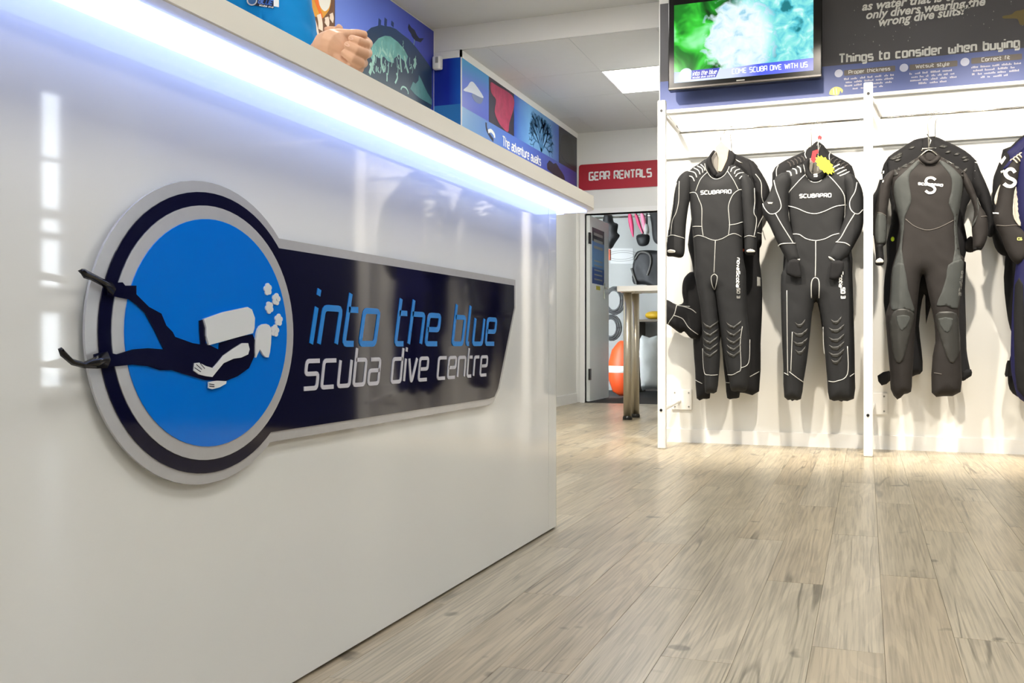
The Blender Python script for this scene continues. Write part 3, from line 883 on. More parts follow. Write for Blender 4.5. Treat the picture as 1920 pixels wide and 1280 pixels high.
YT = 6.06                                    # television, screen plane
tv = empty('television', (-.715, YT, 2.23)); tag(tv, 'black flat television showing a bright reef video on the banner wall', 'television')
TX0, TX1, TZ0, TZ1 = -1.178, -.252, 2.235, 2.815
cab = MB().box(TX0, TX1, YT, YT + .07, TZ0, TZ1, .006).build('casing', BEZEL, tv)
box('trim_strip', TX0 + .004, TX1 - .004, YT - .004, YT, TZ0 + .004, TZ0 + .014, mat('grey_trim', (90, 84, 80), .3), tv)
box('wall_mount', -.9, -.5, YT + .07, YB, 2.4, 2.65, BLACKP, tv)
SX0, SX1, SZ0, SZ1 = -1.14, -.301, 2.278, 2.768
ft2 = frY(YT)
def screen_material():
    m = bpy.data.materials.new('reef_video'); m.use_nodes = True
    nt = m.node_tree; N = nt.nodes; L = nt.links
    g = N.new('ShaderNodeNewGeometry')
    mp = N.new('ShaderNodeMapping'); mp.inputs['Location'].default_value = (-SX0, 0, -SZ0); L.new(g.outputs['Position'], mp.inputs[0])
    n = N.new('ShaderNodeTexNoise'); n.inputs['Scale'].default_value = 14; n.inputs['Detail'].default_value = 5; n.inputs['Distortion'].default_value = .6
    L.new(mp.outputs[0], n.inputs['Vector'])
    n2 = N.new('ShaderNodeTexNoise'); n2.inputs['Scale'].default_value = 5; n2.inputs['Detail'].default_value = 3; n2.inputs['Distortion'].default_value = .8
    L.new(mp.outputs[0], n2.inputs['Vector'])
    sp = N.new('ShaderNodeSeparateXYZ'); L.new(mp.outputs[0], sp.inputs[0])
    def ramp(src, stops):
        r = N.new('ShaderNodeValToRGB'); e = r.color_ramp.elements
        while len(e) < len(stops): e.new(.5)
        for el, (p, c) in zip(e, stops): el.position = p; el.color = (*lin(c), 1)
        L.new(src, r.inputs[0]); return r.outputs[0]
    green = ramp(n2.outputs[0], [(.3, (8, 50, 14)), (.45, (20, 130, 30)), (.55, (60, 210, 60)), (.68, (150, 250, 170))])
    cyan = ramp(n.outputs[0], [(.3, (20, 120, 130)), (.42, (90, 200, 215)), (.55, (140, 230, 225)), (.68, (220, 245, 255))])
    # soft masks
    def mask(a, b_, amt=.5):
        ma = N.new('ShaderNodeMath'); ma.operation = 'MULTIPLY_ADD'; ma.inputs[1].default_value = amt
        L.new(n2.outputs[0], ma.inputs[0]); L.new(sp.outputs[0], ma.inputs[2])
        mr = N.new('ShaderNodeMapRange'); mr.inputs[1].default_value = a; mr.inputs[2].default_value = b_
        L.new(ma.outputs[0], mr.inputs[0]); return mr.outputs[0]
    # white coral head: ellipse distance with noise
    vd = N.new('ShaderNodeVectorMath'); vd.operation = 'SUBTRACT'; vd.inputs[1].default_value = (.40, 0, .24); L.new(mp.outputs[0], vd.inputs[0])
    vs = N.new('ShaderNodeVectorMath'); vs.operation = 'MULTIPLY'; vs.inputs[1].default_value = (1.0, 0, .85); L.new(vd.outputs[0], vs.inputs[0])
    vl = N.new('ShaderNodeVectorMath'); vl.operation = 'LENGTH'; L.new(vs.outputs[0], vl.inputs[0])
    m3 = N.new('ShaderNodeMath'); m3.operation = 'MULTIPLY_ADD'; m3.inputs[1].default_value = .28; L.new(n.outputs[0], m3.inputs[0]); L.new(vl.outputs[1], m3.inputs[2])
    mr3 = N.new('ShaderNodeMapRange'); mr3.inputs[1].default_value = .36; mr3.inputs[2].default_value = .31; L.new(m3.outputs[0], mr3.inputs[0])
    def mix(f, a, b_):
        mx = N.new('ShaderNodeMix'); mx.data_type = 'RGBA'
        L.new(f, mx.inputs[0])
        if isinstance(a, tuple): mx.inputs[6].default_value = (*lin(a), 1)
        else: L.new(a, mx.inputs[6])
        if isinstance(b_, tuple): mx.inputs[7].default_value = (*lin(b_), 1)
        else: L.new(b_, mx.inputs[7])
        return mx.outputs[2]
    c = mix(mask(.50, .66), green, cyan)
    wh = ramp(n.outputs[0], [(.3, (150, 205, 225)), (.42, (215, 238, 250)), (.6, (238, 248, 255))])
    c = mix(mr3.outputs[0], c, wh)
    bs = N['Principled BSDF']; bs.inputs['Base Color'].default_value = (0, 0, 0, 1); bs.inputs['Roughness'].default_value = .15
    L.new(c, bs.inputs['Emission Color']); bs.inputs['Emission Strength'].default_value = 1.05
    return m
scr = MB().prism([(SX0, SZ0), (SX1, SZ0), (SX1, SZ1), (SX0, SZ1)], ft2, -.001, .0012).build('screen', screen_material(), tv)
def emi(name, c, s=1.0):
    return mat(name, (4, 4, 4), .3, emit=lin(c), estr=s)
bb = gradient_mat('caption_bar', 'X', SX0, SX1, [(0, (120, 150, 250)), (.12, (205, 220, 250)), (.42, (215, 225, 250)), (.62, (70, 90, 235)), (1, (60, 90, 240))], .3, 0, 1, emit=1.0)
MB().prism([(SX0, SZ0), (SX1, SZ0), (SX1, SZ0 + .075), (SX0 + .5, SZ0 + .07), (SX0 + .25, SZ0 + .055), (SX0, SZ0 + .068)], ft2, .0012, .0016).build('caption_bar', bb, scr)
MB().prism(ellipse(SX0 + .075, SZ0 + .045, .042, .042, 30), ft2, .0016, .002).build('caption_disc', emi('caption_disc_white', (205, 225, 250)), scr)
MB().prism([(SX0 + .108, SZ0 + .070), (SX0 + .285, SZ0 + .070), (SX0 + .260, SZ0 + .014), (SX0 + .106, SZ0 + .014)], ft2, .0016, .002).build('caption_badge', emi('caption_navy', (36, 50, 190)), scr)
cw = emi('caption_white', (240, 244, 255), 1.1)
strokes('into the blue', ft2, (SX0 + .118, SZ0 + .036), (SX0 + .262, SZ0 + .036), .026, .0046, .002, .0022, shear=.25, gap=.26).build('lettering', cw, scr)['kind'] = 'stuff'
strokes('scuba dive centre', ft2, (SX0 + .116, SZ0 + .019), (SX0 + .254, SZ0 + .019), .011, .0026, .002, .0022, shear=.2, gap=.26).build('lettering', cw, scr)['kind'] = 'stuff'
strokes('COME SCUBA DIVE WITH US', ft2, (SX0 + .36, SZ0 + .024), (SX1 - .035, SZ0 + .024), .029, .0058, .0016, .0020, gap=.3).build('lettering', cw, scr)['kind'] = 'stuff'
MB().prism([(-.755, 2.255), (-.705, 2.255), (-.705, 2.262), (-.755, 2.262)], ft2, 0, .001).build('maker_mark', PRINTG, tv)

# ================================================================== POSTERS ON THE LEFT WALL
def Z1(x, y): return 400 + x / 4, y / 4
def Z2(x, y): return 780 + x / 4, 80 + y / 4
def Zp(x, y): return 560 + x * .17186, y * .17186
XPn = XN + .012
fn = frX(XPn)
wp = empty('wreck_poster', (XN, 6.0, 2.0)); tag(wp, 'blue underwater poster of a shipwreck hull and a small diver', 'poster')
Pn = lambda pts: pX(pts, XPn, Zp)
box('sheet', XN, XPn, 5.29, 6.755, 2.0, 3.035, gradient_mat('wreck_blue', 'Y', 5.29, 6.755, [(0, (118, 146, 234)), (.45, (96, 120, 226)), (.75, (70, 88, 206)), (1, (52, 62, 168))], .35, .1, 2), wp)
wd = gradient_mat('wreck_dark', 'Z', 2.1, 2.9, [(0, (58, 92, 104)), (.35, (44, 70, 84)), (.6, (34, 56, 78)), (1, (38, 70, 118))], .4, .3, 5)
def clampz(pts, lo=2.0): return [(a, max(b, lo)) for a, b in pts]
MB().prism(clampz(Pn([(690, 380), (745, 345), (790, 305), (860, 285), (880, 270), (930, 285), (1000, 295), (1060, 320), (1120, 370), (1200, 430), (1280, 520), (1370, 640), (1452, 755), (1452, 1150), (1400, 1300), (640, 1300), (660, 800), (720, 700), (770, 500)])), fn, .0002, .001).build('wreck_print', wd, wp)
tl = mat('wreck_teal', (112, 176, 172), .4, var=.45, vscale=14)
MB().prism(Pn([(770, 600), (800, 500), (870, 420), (940, 392), (1000, 400), (1080, 460), (1150, 540), (1190, 620), (1170, 690), (1120, 640), (1090, 600), (1040, 640), (1030, 690), (970, 670), (930, 620), (880, 640), (830, 600), (800, 660)]), fn, .001, .0016).build('wreck_light_print', tl, wp)
st = MB(); pg = mat('wreck_pale', (158, 204, 192), .4, var=.3, vscale=30)
for a, b, c, w_ in (((815, 600), (820, 640), (800, 720), .030), ((905, 600), (900, 700), (930, 790), .022), ((985, 590), (1005, 640), (1000, 660), .045), ((1105, 600), (1110, 700), (1120, 790), .02), ((1150, 610), (1165, 700), (1195, 800), .022), ((1260, 640), (1270, 690), (1255, 740), .035), ((960, 800), (962, 850), (960, 890), .014), ((1065, 800), (1075, 850), (1050, 910), .016), ((775, 690), (790, 740), (770, 810), .03), ((905, 540), (940, 580), (955, 610), .02)):
    ribbon(st, smooth_poly(Pn([a, b, c]), False, 4), w_, fn, .0016, .002)
ribbon(st, smooth_poly(Pn([(1112, 980), (1130, 950), (1165, 960), (1190, 1000), (1192, 1030)]), False, 4), .012, fn, .0016, .002)
rk = random.Random(12)
for i in range(46):
    x = rk.uniform(780, 1290); y = rk.uniform(430, 760); l = rk.uniform(30, 110)
    ribbon(st, smooth_poly(Pn([(x, y), (x + rk.uniform(-8, 8), y + l / 2), (x + rk.uniform(-14, 14), y + l)]), False, 3), rk.uniform(.004, .012), fn, .0016, .0021)
st.build('wreck_streak_print', pg, wp)['kind'] = 'stuff'
MB().prism(clampz(Pn([(1310, 820), (1340, 880), (1400, 1010), (1452, 1090), (1452, 1150), (1330, 1080), (1265, 1030), (1215, 970), (1245, 895), (1275, 915), (1305, 880)])), fn, .001, .0018).build('wreck_reef_print', mat('wreck_reef', (84, 140, 140), .4, var=.3, vscale=20), wp)
MB().prism(Pn([(1192, 300), (1202, 262), (1225, 300), (1262, 330), (1290, 390), (1315, 420), (1365, 420), (1330, 465), (1270, 445), (1235, 400), (1225, 370), (1200, 335)]), fn, .0006, .0014).build('diver_print', mat('diver_dark_print', (24, 34, 66), .4), wp)
for x, y0 in ((885, 212), (950, 205), (1025, 240)):
    ribbon(st := MB(), Pn([(x, y0), (x - 4, 290)]), .035, fn, .0006, .0014); st.build('mast_print', mat('mast_print_blue', (40, 66, 122), .4), wp)

cp = empty('clownfish_poster', (XN, 4.6, 2.0)); tag(cp, 'poster with an orange and white striped reef fish in pale anemone', 'poster')
box('sheet', XN, XPn, 3.9, 5.285, 2.0, 3.035, mat('anemone_brown', (120, 84, 60), .4, var=.5, vscale=9), cp)
MB().prism(clampz(smooth_poly(Pn([(-300, -300), (60, -420), (330, -200), (345, 60), (290, 170), (250, 200), (150, 170), (100, 100), (60, 0)]), k=3)), fn, .0004, .001).build('fish_print', mat('fish_orange', (250, 168, 60), .4, var=.3, vscale=10), cp)
MB().prism(smooth_poly(Pn([(195, -60), (340, -60), (335, 70), (290, 125), (250, 100), (220, 40)]), k=3), fn, .001, .0014).build('fish_white_stripe', mat('fish_white', (252, 250, 240), .4), cp)
MB().prism(smooth_poly(Pn([(150, -80), (195, -80), (225, 60), (262, 190), (240, 190), (200, 90)]), k=3), fn, .001, .0016).build('fish_amber_stripe', mat('fish_amber', (244, 120, 40), .4), cp)
tn = MB()
for a, b, w_ in (((200, 400), (140, 190), .05), ((235, 330), (215, 160), .05), ((300, 280), (300, 190), .05), ((350, 230), (350, 150), .045), ((150, 420), (100, 250), .04)):
    ribbon(tn, smooth_poly(Pn([a, ((a[0] + b[0]) / 2 + 8, (a[1] + b[1]) / 2), b]), False, 4), w_, fn, .0012, .003)
tn.build('anemone_print', mat('anemone_cream', (246, 226, 206), .4), cp)['kind'] = 'stuff'

# bulkhead posters
XPf = XL + .012; YPf = YS - .012
bf = empty('blue_corner_panel', (-3.02, YS, 2.05)); tag(bf, 'plain deep blue poster panel on the narrow wall corner', 'poster')
box('sheet', XN + .014, XPf, YPf, YS, 2.46, 2.815, gradient_mat('deep_blue_print', 'X', XN, XL, [(0, (10, 40, 150)), (.6, (6, 34, 160)), (1, (20, 86, 190))], .3, .15, 3), bf)
box('band', XN + .014, XPf, YPf, YS, 2.05, 2.46, mat('mid_blue_print', (44, 118, 190), .3, var=.1, vscale=5), bf)
fp = frX(XPf)
Pf = lambda pts: pX(pts, XPf, Z2)
dp = empty('reef_poster', (XL, 8.3, 2.05)); tag(dp, 'long blue reef poster strip with coral photos and adventure slogan', 'poster')
yv = [p[0] for p in Pf([(330, 300), (547, 400), (735, 500), (1072, 700), (1195, 800)])]
yv[0] = YS; yv[-1] = YD - .02
zb = 2.445
box('sheet', XL, XPf - .0002, YS, YD - .02, 2.05, zb, gradient_mat('slogan_band', 'Y', YS, YD, [(0, (120, 168, 214)), (.3, (84, 120, 206)), (.7, (52, 74, 178)), (1, (40, 56, 140))], .3, .1, 3), dp)
tiles = [gradient_mat('manta_water', 'Z', zb, 2.815, [(0, (84, 100, 204)), (.6, (90, 120, 214)), (1, (70, 160, 214))], .3, .2, 3), mat('coral_dark', (44, 40, 58), .4, var=.4, vscale=10),
         gradient_mat('fan_water', 'Y', yv[2], yv[3], [(0, (34, 78, 186)), (.3, (110, 170, 222)), (.7, (104, 158, 210)), (1, (44, 80, 170))], .3, .15, 4), mat('cave_dark', (34, 36, 48), .4, var=.4, vscale=5)]
names = ['manta_photo', 'coral_photo', 'sea_fan_photo', 'cave_photo']
tp = []
for i in range(4): tp.append(box(names[i], XL, XPf, yv[i] + .002, yv[i + 1] - .002, zb, 2.815, tiles[i], dp))
MB().prism(smooth_poly(Pf([(385, 330), (410, 295), (440, 310), (505, 408), (480, 410), (420, 380), (355, 360)]), k=3), fp, .0002, .001).build('manta_print', mat('manta_white', (206, 214, 228), .4), tp[0])
MB().prism(smooth_poly(Pf([(420, 385), (500, 412), (485, 460), (440, 440)]), k=3), fp, .0001, .0008).build('manta_shadow_print', mat('manta_grey', (110, 126, 166), .4), tp[0])
MB().prism(smooth_poly(Pf([(560, 300), (600, 320), (700, 380), (735, 430), (730, 500), (700, 600), (690, 670), (650, 640), (620, 600), (590, 520), (600, 430), (565, 380)]), k=3), fp, .0002, .001).build('coral_print', mat('coral_crimson', (164, 46, 84), .5, var=.5, vscale=16), tp[1])
rs = random.Random(5); fan = MB()
def branch(p, a, l, w_, d):
    if d == 0: return
    q = (p[0] + math.cos(a) * l, p[1] + math.sin(a) * l)
    if not (yv[2] + .02 < q[0] < yv[3] - .02 and zb < q[1] < 2.78): return
    ribbon(fan, [p, q], w_, fp, .0004, .001)
    for k in range(3 if d > 3 else 2):
        branch(q, a + rs.uniform(-.75, .75), l * rs.uniform(.7, .92), w_ * .74, d - 1)
for a in (1.1, 1.57, 2.0, .7, 2.4): branch(((yv[2] + yv[3]) / 2 + .1, zb + .005), a, .1, .022, 6)
fan.build('sea_fan_print', mat('fan_teal', (70, 126, 176), .4, var=.2, vscale=20), tp[2])['kind'] = 'stuff'
MB().prism(smooth_poly(Pf([(1085, 840), (1090, 720), (1110, 690), (1150, 710), (1180, 800), (1185, 930), (1150, 920)]), k=3), fp, .0002, .0008).build('cave_print', mat('cave_black', (16, 18, 24), .4), tp[3])
p = Pf([(650, 772), (935, 918)])
strokes('The adventure awaits', fp, (p[0][0], p[0][1]), (p[1][0], p[0][1] + .004), .078, .0135, .0002, .001, gap=.24, r=.1).build('lettering', PRINTW, dp)['kind'] = 'stuff'
hk = MB(); ribbon(hk, smooth_poly(Pf([(525, 600), (530, 650), (555, 700), (580, 735)]), False, 4), .03, fp, .0002, .0008)
hk.build('turtle_print', mat('turtle_dark', (26, 36, 66), .4), dp)
hk2 = MB(); ribbon(hk2, smooth_poly(Pf([(540, 668), (562, 662), (585, 690), (588, 715)]), False, 4), .03, fp, .0008, .0012)
hk2.build('turtle_light_print', PRINTW, dp)
MB().prism(clampz(smooth_poly(Pf([(985, 950), (1000, 885), (1030, 910), (1050, 905), (1075, 945), (1110, 1000), (1105, 1040)]), k=2), 2.06), fp, .0002, .0008).build('reef_print', mat('reef_dark', (24, 24, 44), .4, var=.5, vscale=20), dp)
S(box('trim_3', XPf - .004, XPf + .004, YPf - .004, YPf + .004, 2.0, 2.82, WPAINT))
S(box('trim_4', XN, XN + .014, YS - .014, YS, 2.0, 3.04, WPAINT))
S(box('trim_5', XL, XPf + .004, YS - .016, YD, 2.815, ZF, WPAINT))
S(box('trim_6', XN, XPf + .004, YS - .016, YS, 2.815, ZF, WPAINT))

# motion sensor in the corner
ms = empty('motion_sensor', (XN + .06, YS - .06, 2.8)); tag(ms, 'small white motion sensor in the wall corner below the beam', 'sensor')
c = at_Y(819, 118, YS - .06)
MB().box(c.x - .035, c.x + .035, YS - .075, YS - .018, c.z - .05, c.z + .05, .012).build('body', WPAINT, ms, True)
MB().box(c.x - .006, c.x + .018, YS - .079, YS - .07, c.z - .005, c.z + .04, .003).build('lens', mat('sensor_lens', (170, 170, 165), .2), ms)

# GEAR RENTALS sign
gs = empty('gear_rentals_sign', (-2.43, YD, 2.26)); tag(gs, 'red sign with white gear rentals lettering above the doorway', 'sign')
fg_ = frY(YD)
MB().prism(rrect(-2.879, -1.985, 2.257, 2.53, .03), fg_, .001, .012).build('plate', REDS, gs)
strokes('GEAR RENTALS', fg_, (-2.762, 2.362), (-2.10, 2.362), .078, .0165, .012, .0135, gap=.3, r=.12).build('lettering', PRINTW, gs)['kind'] = 'stuff'

# ================================================================== BACK DOOR, TABLE, BACK ROOM GEAR
dr = empty('door_1', (DX0, YD + .12, 0)); S(dr)
dx0, dx1 = DX0 + .005, DX0 + .045
leaf = box('leaf', dx0, dx1, YD + .03, YD + .83, .012, DZ - .01, mat('door_white', (238, 242, 240), .4), dr, .002)
fd = frX(dx1)
for z in (1.75, .3): box('hinge', dx1 - .01, dx1 + .008, YD + .005, YD + .06, z - .06, z + .06, BLACKP, dr)
def qd(pts): return pX(pts, dx1, lambda x, y: (1080 + x * .3282, 380 + y * .3282))
pd = qd([(92, 140), (160, 170), (160, 470), (92, 460)])
y0, y1 = pd[0][0], pd[1][0]; z1, z0 = pd[0][1], pd[2][1] - .01
po = box('poster_sheet', dx1, dx1 + .002, y0, y1, z0, z1, gradient_mat('door_poster', 'Z', z0, z1, [(0, (30, 60, 130)), (.28, (40, 84, 160)), (.3, (100, 150, 200)), (.75, (90, 130, 190)), (.77, (26, 28, 40)), (1, (22, 24, 34))], .4), dr)
tx = MB()
for k in range(3): tx.box(dx1 + .002, dx1 + .0025, y0 + .06, y1 - .06, z1 - .08 - .07 * k, z1 - .05 - .07 * k)
for k in range(5): tx.box(dx1 + .002, dx1 + .0025, y0 + .08, y1 - .08, z1 - .36 - .05 * k, z1 - .345 - .05 * k)
tx.build('small_print', PRINTG, po)['kind'] = 'stuff'
ps = qd([(115, 475), (137, 502)]); box('yellow_sticker', dx1, dx1 + .002, ps[0][0], ps[1][0], ps[1][1], ps[0][1], mat('sticker_yellow', (190, 180, 40), .5), dr)
hz = qd([(160, 505)])[0]
MB().box(dx1, dx1 + .008, hz[0] - .02, hz[0] + .02, hz[1] - .09, hz[1] + .09, .003).tube([(dx1, hz[0], hz[1] + .03), (dx1 + .05, hz[0], hz[1] + .03), (dx1 + .055, hz[0] - .1, hz[1] + .03)], .009, 8).build('handle', WIRE, dr)

tb = empty('bar_table', (-1.9, 7.9, 0)); tag(tb, 'white high table on round steel legs before the doorway', 'table')
MB().prism(rrect(-1.945, XE + .0, 7.78, 8.2, .03), frame((0, 0, 0), (1, 0, 0), (0, 1, 0), (0, 0, 1)), 1.065, 1.108).build('tabletop', WPAINT, tb)
for x, y in ((-1.868, 7.86), (-1.862, 8.12)):
    lg = MB().lathe((x, y, 0), [(.034, .03), (.034, 1.065)], 24).build('leg', STEEL, tb, True)
    MB().lathe((x, y, 0), [(.040, 0), (.040, .02), (.034, .032)], 24).build('foot', BLACKP, lg)
    MB().lathe((x, y, 0), [(.055, 1.058), (.055, 1.066)], 24).build('flange', STEEL, lg)

# gear seen through the doorway
Yb = 11.6
ORANGE = mat('orange_buoy', (206, 74, 26), .5); PINK = mat('pink_fin', (196, 60, 100), .4); GEARK = mat('gear_black', (22, 22, 24), .6, var=.3, vscale=15)
def Z1b(x, y): return 1080 + x * .3282, 380 + y * .3282
def gearpoly(name, pts, Y, m, parent, th=.05, sm=True):
    P = pY(pts, Y, Z1b)
    P = smooth_poly(P, k=3) if sm else P
    return MB().prism(P, frY(Y), 0, th).build(name, m, parent)
rl = MB().tube([(-3.55, Yb + .13, 2.2), (-1.05, Yb + .13, 2.2)], .014, 10).build('gear_rail', WIRE, None, True); tag(rl, 'steel rail across the back room holding hanging fins and vests', 'rail')

# ------------------------------------------------------------------ soft padded shapes (neoprene, bags)
def resample(pts, step):
    out = []; n = len(pts)
    for i in range(n):
        a, b = Vector(pts[i]), Vector(pts[(i + 1) % n])
        k = max(1, int(round((b - a).length / step)))
        for j in range(k): out.append(tuple(a + (b - a) * (j / k)))
    return out
class Soft:
    """flat outline (x, z) puffed up around the plane y = Y, thickness T reached R inside the edge"""
    def __init__(s, poly, Y, T, R, res=.014, wob=.004, seed=0, tilt=None):
        s.Y, s.T, s.R, s.wob, s.seed, s.res, s.tilt = Y, T, R, wob, seed, res, tilt
        s.poly = resample(poly, res)
        P = np.array(s.poly); s.A = P; s.B = np.roll(P, -1, axis=0)
    def dist(s, q):
        q = np.asarray(q, dtype=float).reshape(-1, 2)
        d = s.B - s.A; l2 = (d ** 2).sum(1) + 1e-12
        v = q[:, None, :] - s.A[None]
        t = np.clip((v * d[None]).sum(2) / l2[None], 0, 1)
        return np.sqrt(((v - t[..., None] * d[None]) ** 2).sum(2)).min(1)
    def inside(s, q):
        q = np.asarray(q, dtype=float).reshape(-1, 2)
        x, y = q[:, 0:1], q[:, 1:2]
        ax, ay, bx, by = s.A[:, 0][None], s.A[:, 1][None], s.B[:, 0][None], s.B[:, 1][None]
        c = ((ay > y) != (by > y)) & (x < (bx - ax) * (y - ay) / (by - ay + 1e-15) + ax)
        return c.sum(1) % 2 == 1
    def hts(s, q):
        d = s.dist(q); ins = s.inside(q)
        k = np.clip(d / s.R, 0, 1); k = np.where(ins, k, 0)
        h = s.T * np.sqrt(1 - (1 - k) ** 2)
        if s.wob:
            w_ = np.array([noise.noise((p[0] * 9 + s.seed, p[1] * 5, s.seed * 1.7)) + .6 * noise.noise((p[0] * 22 + p[1] * 9, p[1] * 14, s.seed)) for p in np.asarray(q).reshape(-1, 2)])
            h = h + s.wob * w_ * np.minimum(k * 1.5, 1)
        return h
    def off(s, x, z):
        return 0.0 if s.tilt is None else s.tilt(x, z)
    def y_at(s, x, z, lift=0.0):
        return s.Y + s.off(x, z) - float(s.hts([(x, z)])[0]) - lift
    def fr(s):
        return lambda u, v, h=0.0: Vector((u, s.y_at(u, v, h), v))
    def grid(s, poly, res):
        S2 = Soft(poly, 0, 1, 1, res, 0)
        P = np.array(S2.poly); lo = P.min(0); hi = P.max(0)
        xs = np.arange(lo[0], hi[0], res); zs = np.arange(lo[1], hi[1], res * .92)
        g = np.array([(x + (res / 2 if j % 2 else 0), z) for j, z in enumerate(zs) for x in xs])
        if len(g):
            g = g[S2.inside(g)]
        if len(g):
            g = g[S2.dist(g) > res * .45]
        n = len(P)
        pts = [Vector((float(p[0]), float(p[1]))) for p in P] + [Vector((float(p[0]), float(p[1]))) for p in g]
        vo, eo, fo, *_ = delaunay_2d_cdt(pts, [], [list(range(n))], 1, 1e-6)
        return [(v.x, v.y) for v in vo], [tuple(f) for f in fo]
    def build(s, name, m, parent, back=.55):
        V, F = s.grid(s.poly, s.res)
        h = s.hts(V)
        vs = [(x, s.Y + s.off(x, z) - hh, z) for (x, z), hh in zip(V, h)]
        n = len(vs)
        vs += [(x, s.Y + s.off(x, z) + back * hh + .0012, z) for (x, z), hh in zip(V, h)]
        fs = []
        edge = {}
        for f in F:
            a, b, c = f
            ar = (V[b][0] - V[a][0]) * (V[c][1] - V[a][1]) - (V[c][0] - V[a][0]) * (V[b][1] - V[a][1])
            if ar < 0: b, c = c, b
            fs.append((a, b, c)); fs.append((n + c, n + b, n + a))
            for e in ((a, b), (b, c), (c, a)): edge[e] = 1
        for (a, b) in list(edge):
            if (b, a) not in edge: fs.append((b, a, n + a, n + b))
        return mesh(name, vs, fs, m, parent, True)
    def patch(s, name, poly, m, parent, lift=.0016, res=.012):
        """a panel of another material lying on the surface"""
        V, F = s.grid(poly, res)
        h = s.hts(V)
        vs = [(x, s.Y + s.off(x, z) - hh - lift, z) for (x, z), hh in zip(V, h)]
        n = len(vs)
        vs += [(x, s.Y + s.off(x, z) - hh + .004, z) for (x, z), hh in zip(V, h)]
        fs = []; edge = {}
        for f in F:
            a, b, c = f
            ar = (V[b][0] - V[a][0]) * (V[c][1] - V[a][1]) - (V[c][0] - V[a][0]) * (V[b][1] - V[a][1])
            if ar < 0: b, c = c, b
            fs.append((a, b, c))
            for e in ((a, b), (b, c), (c, a)): edge[e] = 1
        for (a, b) in list(edge):
            if (b, a) not in edge: fs.append((b, a, n + a, n + b))
        return mesh(name, vs, fs, m, parent, True)
    def seam(s, path, m, parent, r=.0024, name='seam', lift=.0004):
        P = smooth_poly(path, False, 5)
        h = s.hts(P)
        pts = [(x, s.Y + s.off(x, z) - hh - lift, z) for (x, z), hh in zip(P, h)]
        return MB().tube(pts, r, 6).build(name, m, parent, True)
    def print_(s, text, p0, p1, h, sw, m, parent, name='lettering', **kw):
        o = strokes(text, s.fr(), p0, p1, h, sw, .0012, .0022, **kw).build(name, m, parent); o['kind'] = 'stuff'
        return o

def Z6(x, y): return 1220 + x * .2657, 220 + y * .2657
def Z7(x, y): return 1220 + x * .2343, 480 + y * .2343
def Z8(x, y): return 1420 + x * .2657, 220 + y * .2657
def ZB(x, y): return 1420 + x * .2969, 480 + y * .2969
def ZC3(x, y): return 1620 + x * .234375, 220 + y * .234375
def ZC4(x, y): return 1620 + x * .3125, 480 + y * .3125
def mixp(Y, *groups):
    """groups of (zoom, points) joined into one outline on the plane Y"""
    out = []
    for z, pts in groups: out += pY(pts, Y, z)
    return out
Y1, Y2 = 5.935, 6.11          # front and rear hanging planes
ID = lambda x, y: (x, y)

def hanger(t, x, zneck, Y, m=WIRE):
    hz = ZR + .0065
    pts = [(x + .0, Y, zneck - .045), (x, (Y + YR) / 2, zneck + .035), (x, YR, hz - .045), (x + .018, YR, hz - .022), (x + .016, YR, hz + .004), (x, YR, hz + .0105), (x - .013, YR, hz + .002)]
    h = MB().tube(smooth_poly(pts, False, 4), .0024, 8).build('hanger_hook', m, t, True)
    MB().tube(smooth_poly([(x - .13, Y + .006, zneck - .13), (x - .06, Y + .006, zneck - .085), (x, Y, zneck - .04), (x + .06, Y + .006, zneck - .085), (x + .13, Y + .006, zneck - .13)], False, 4), .005, 8).build('hanger_bar', m, h, True)

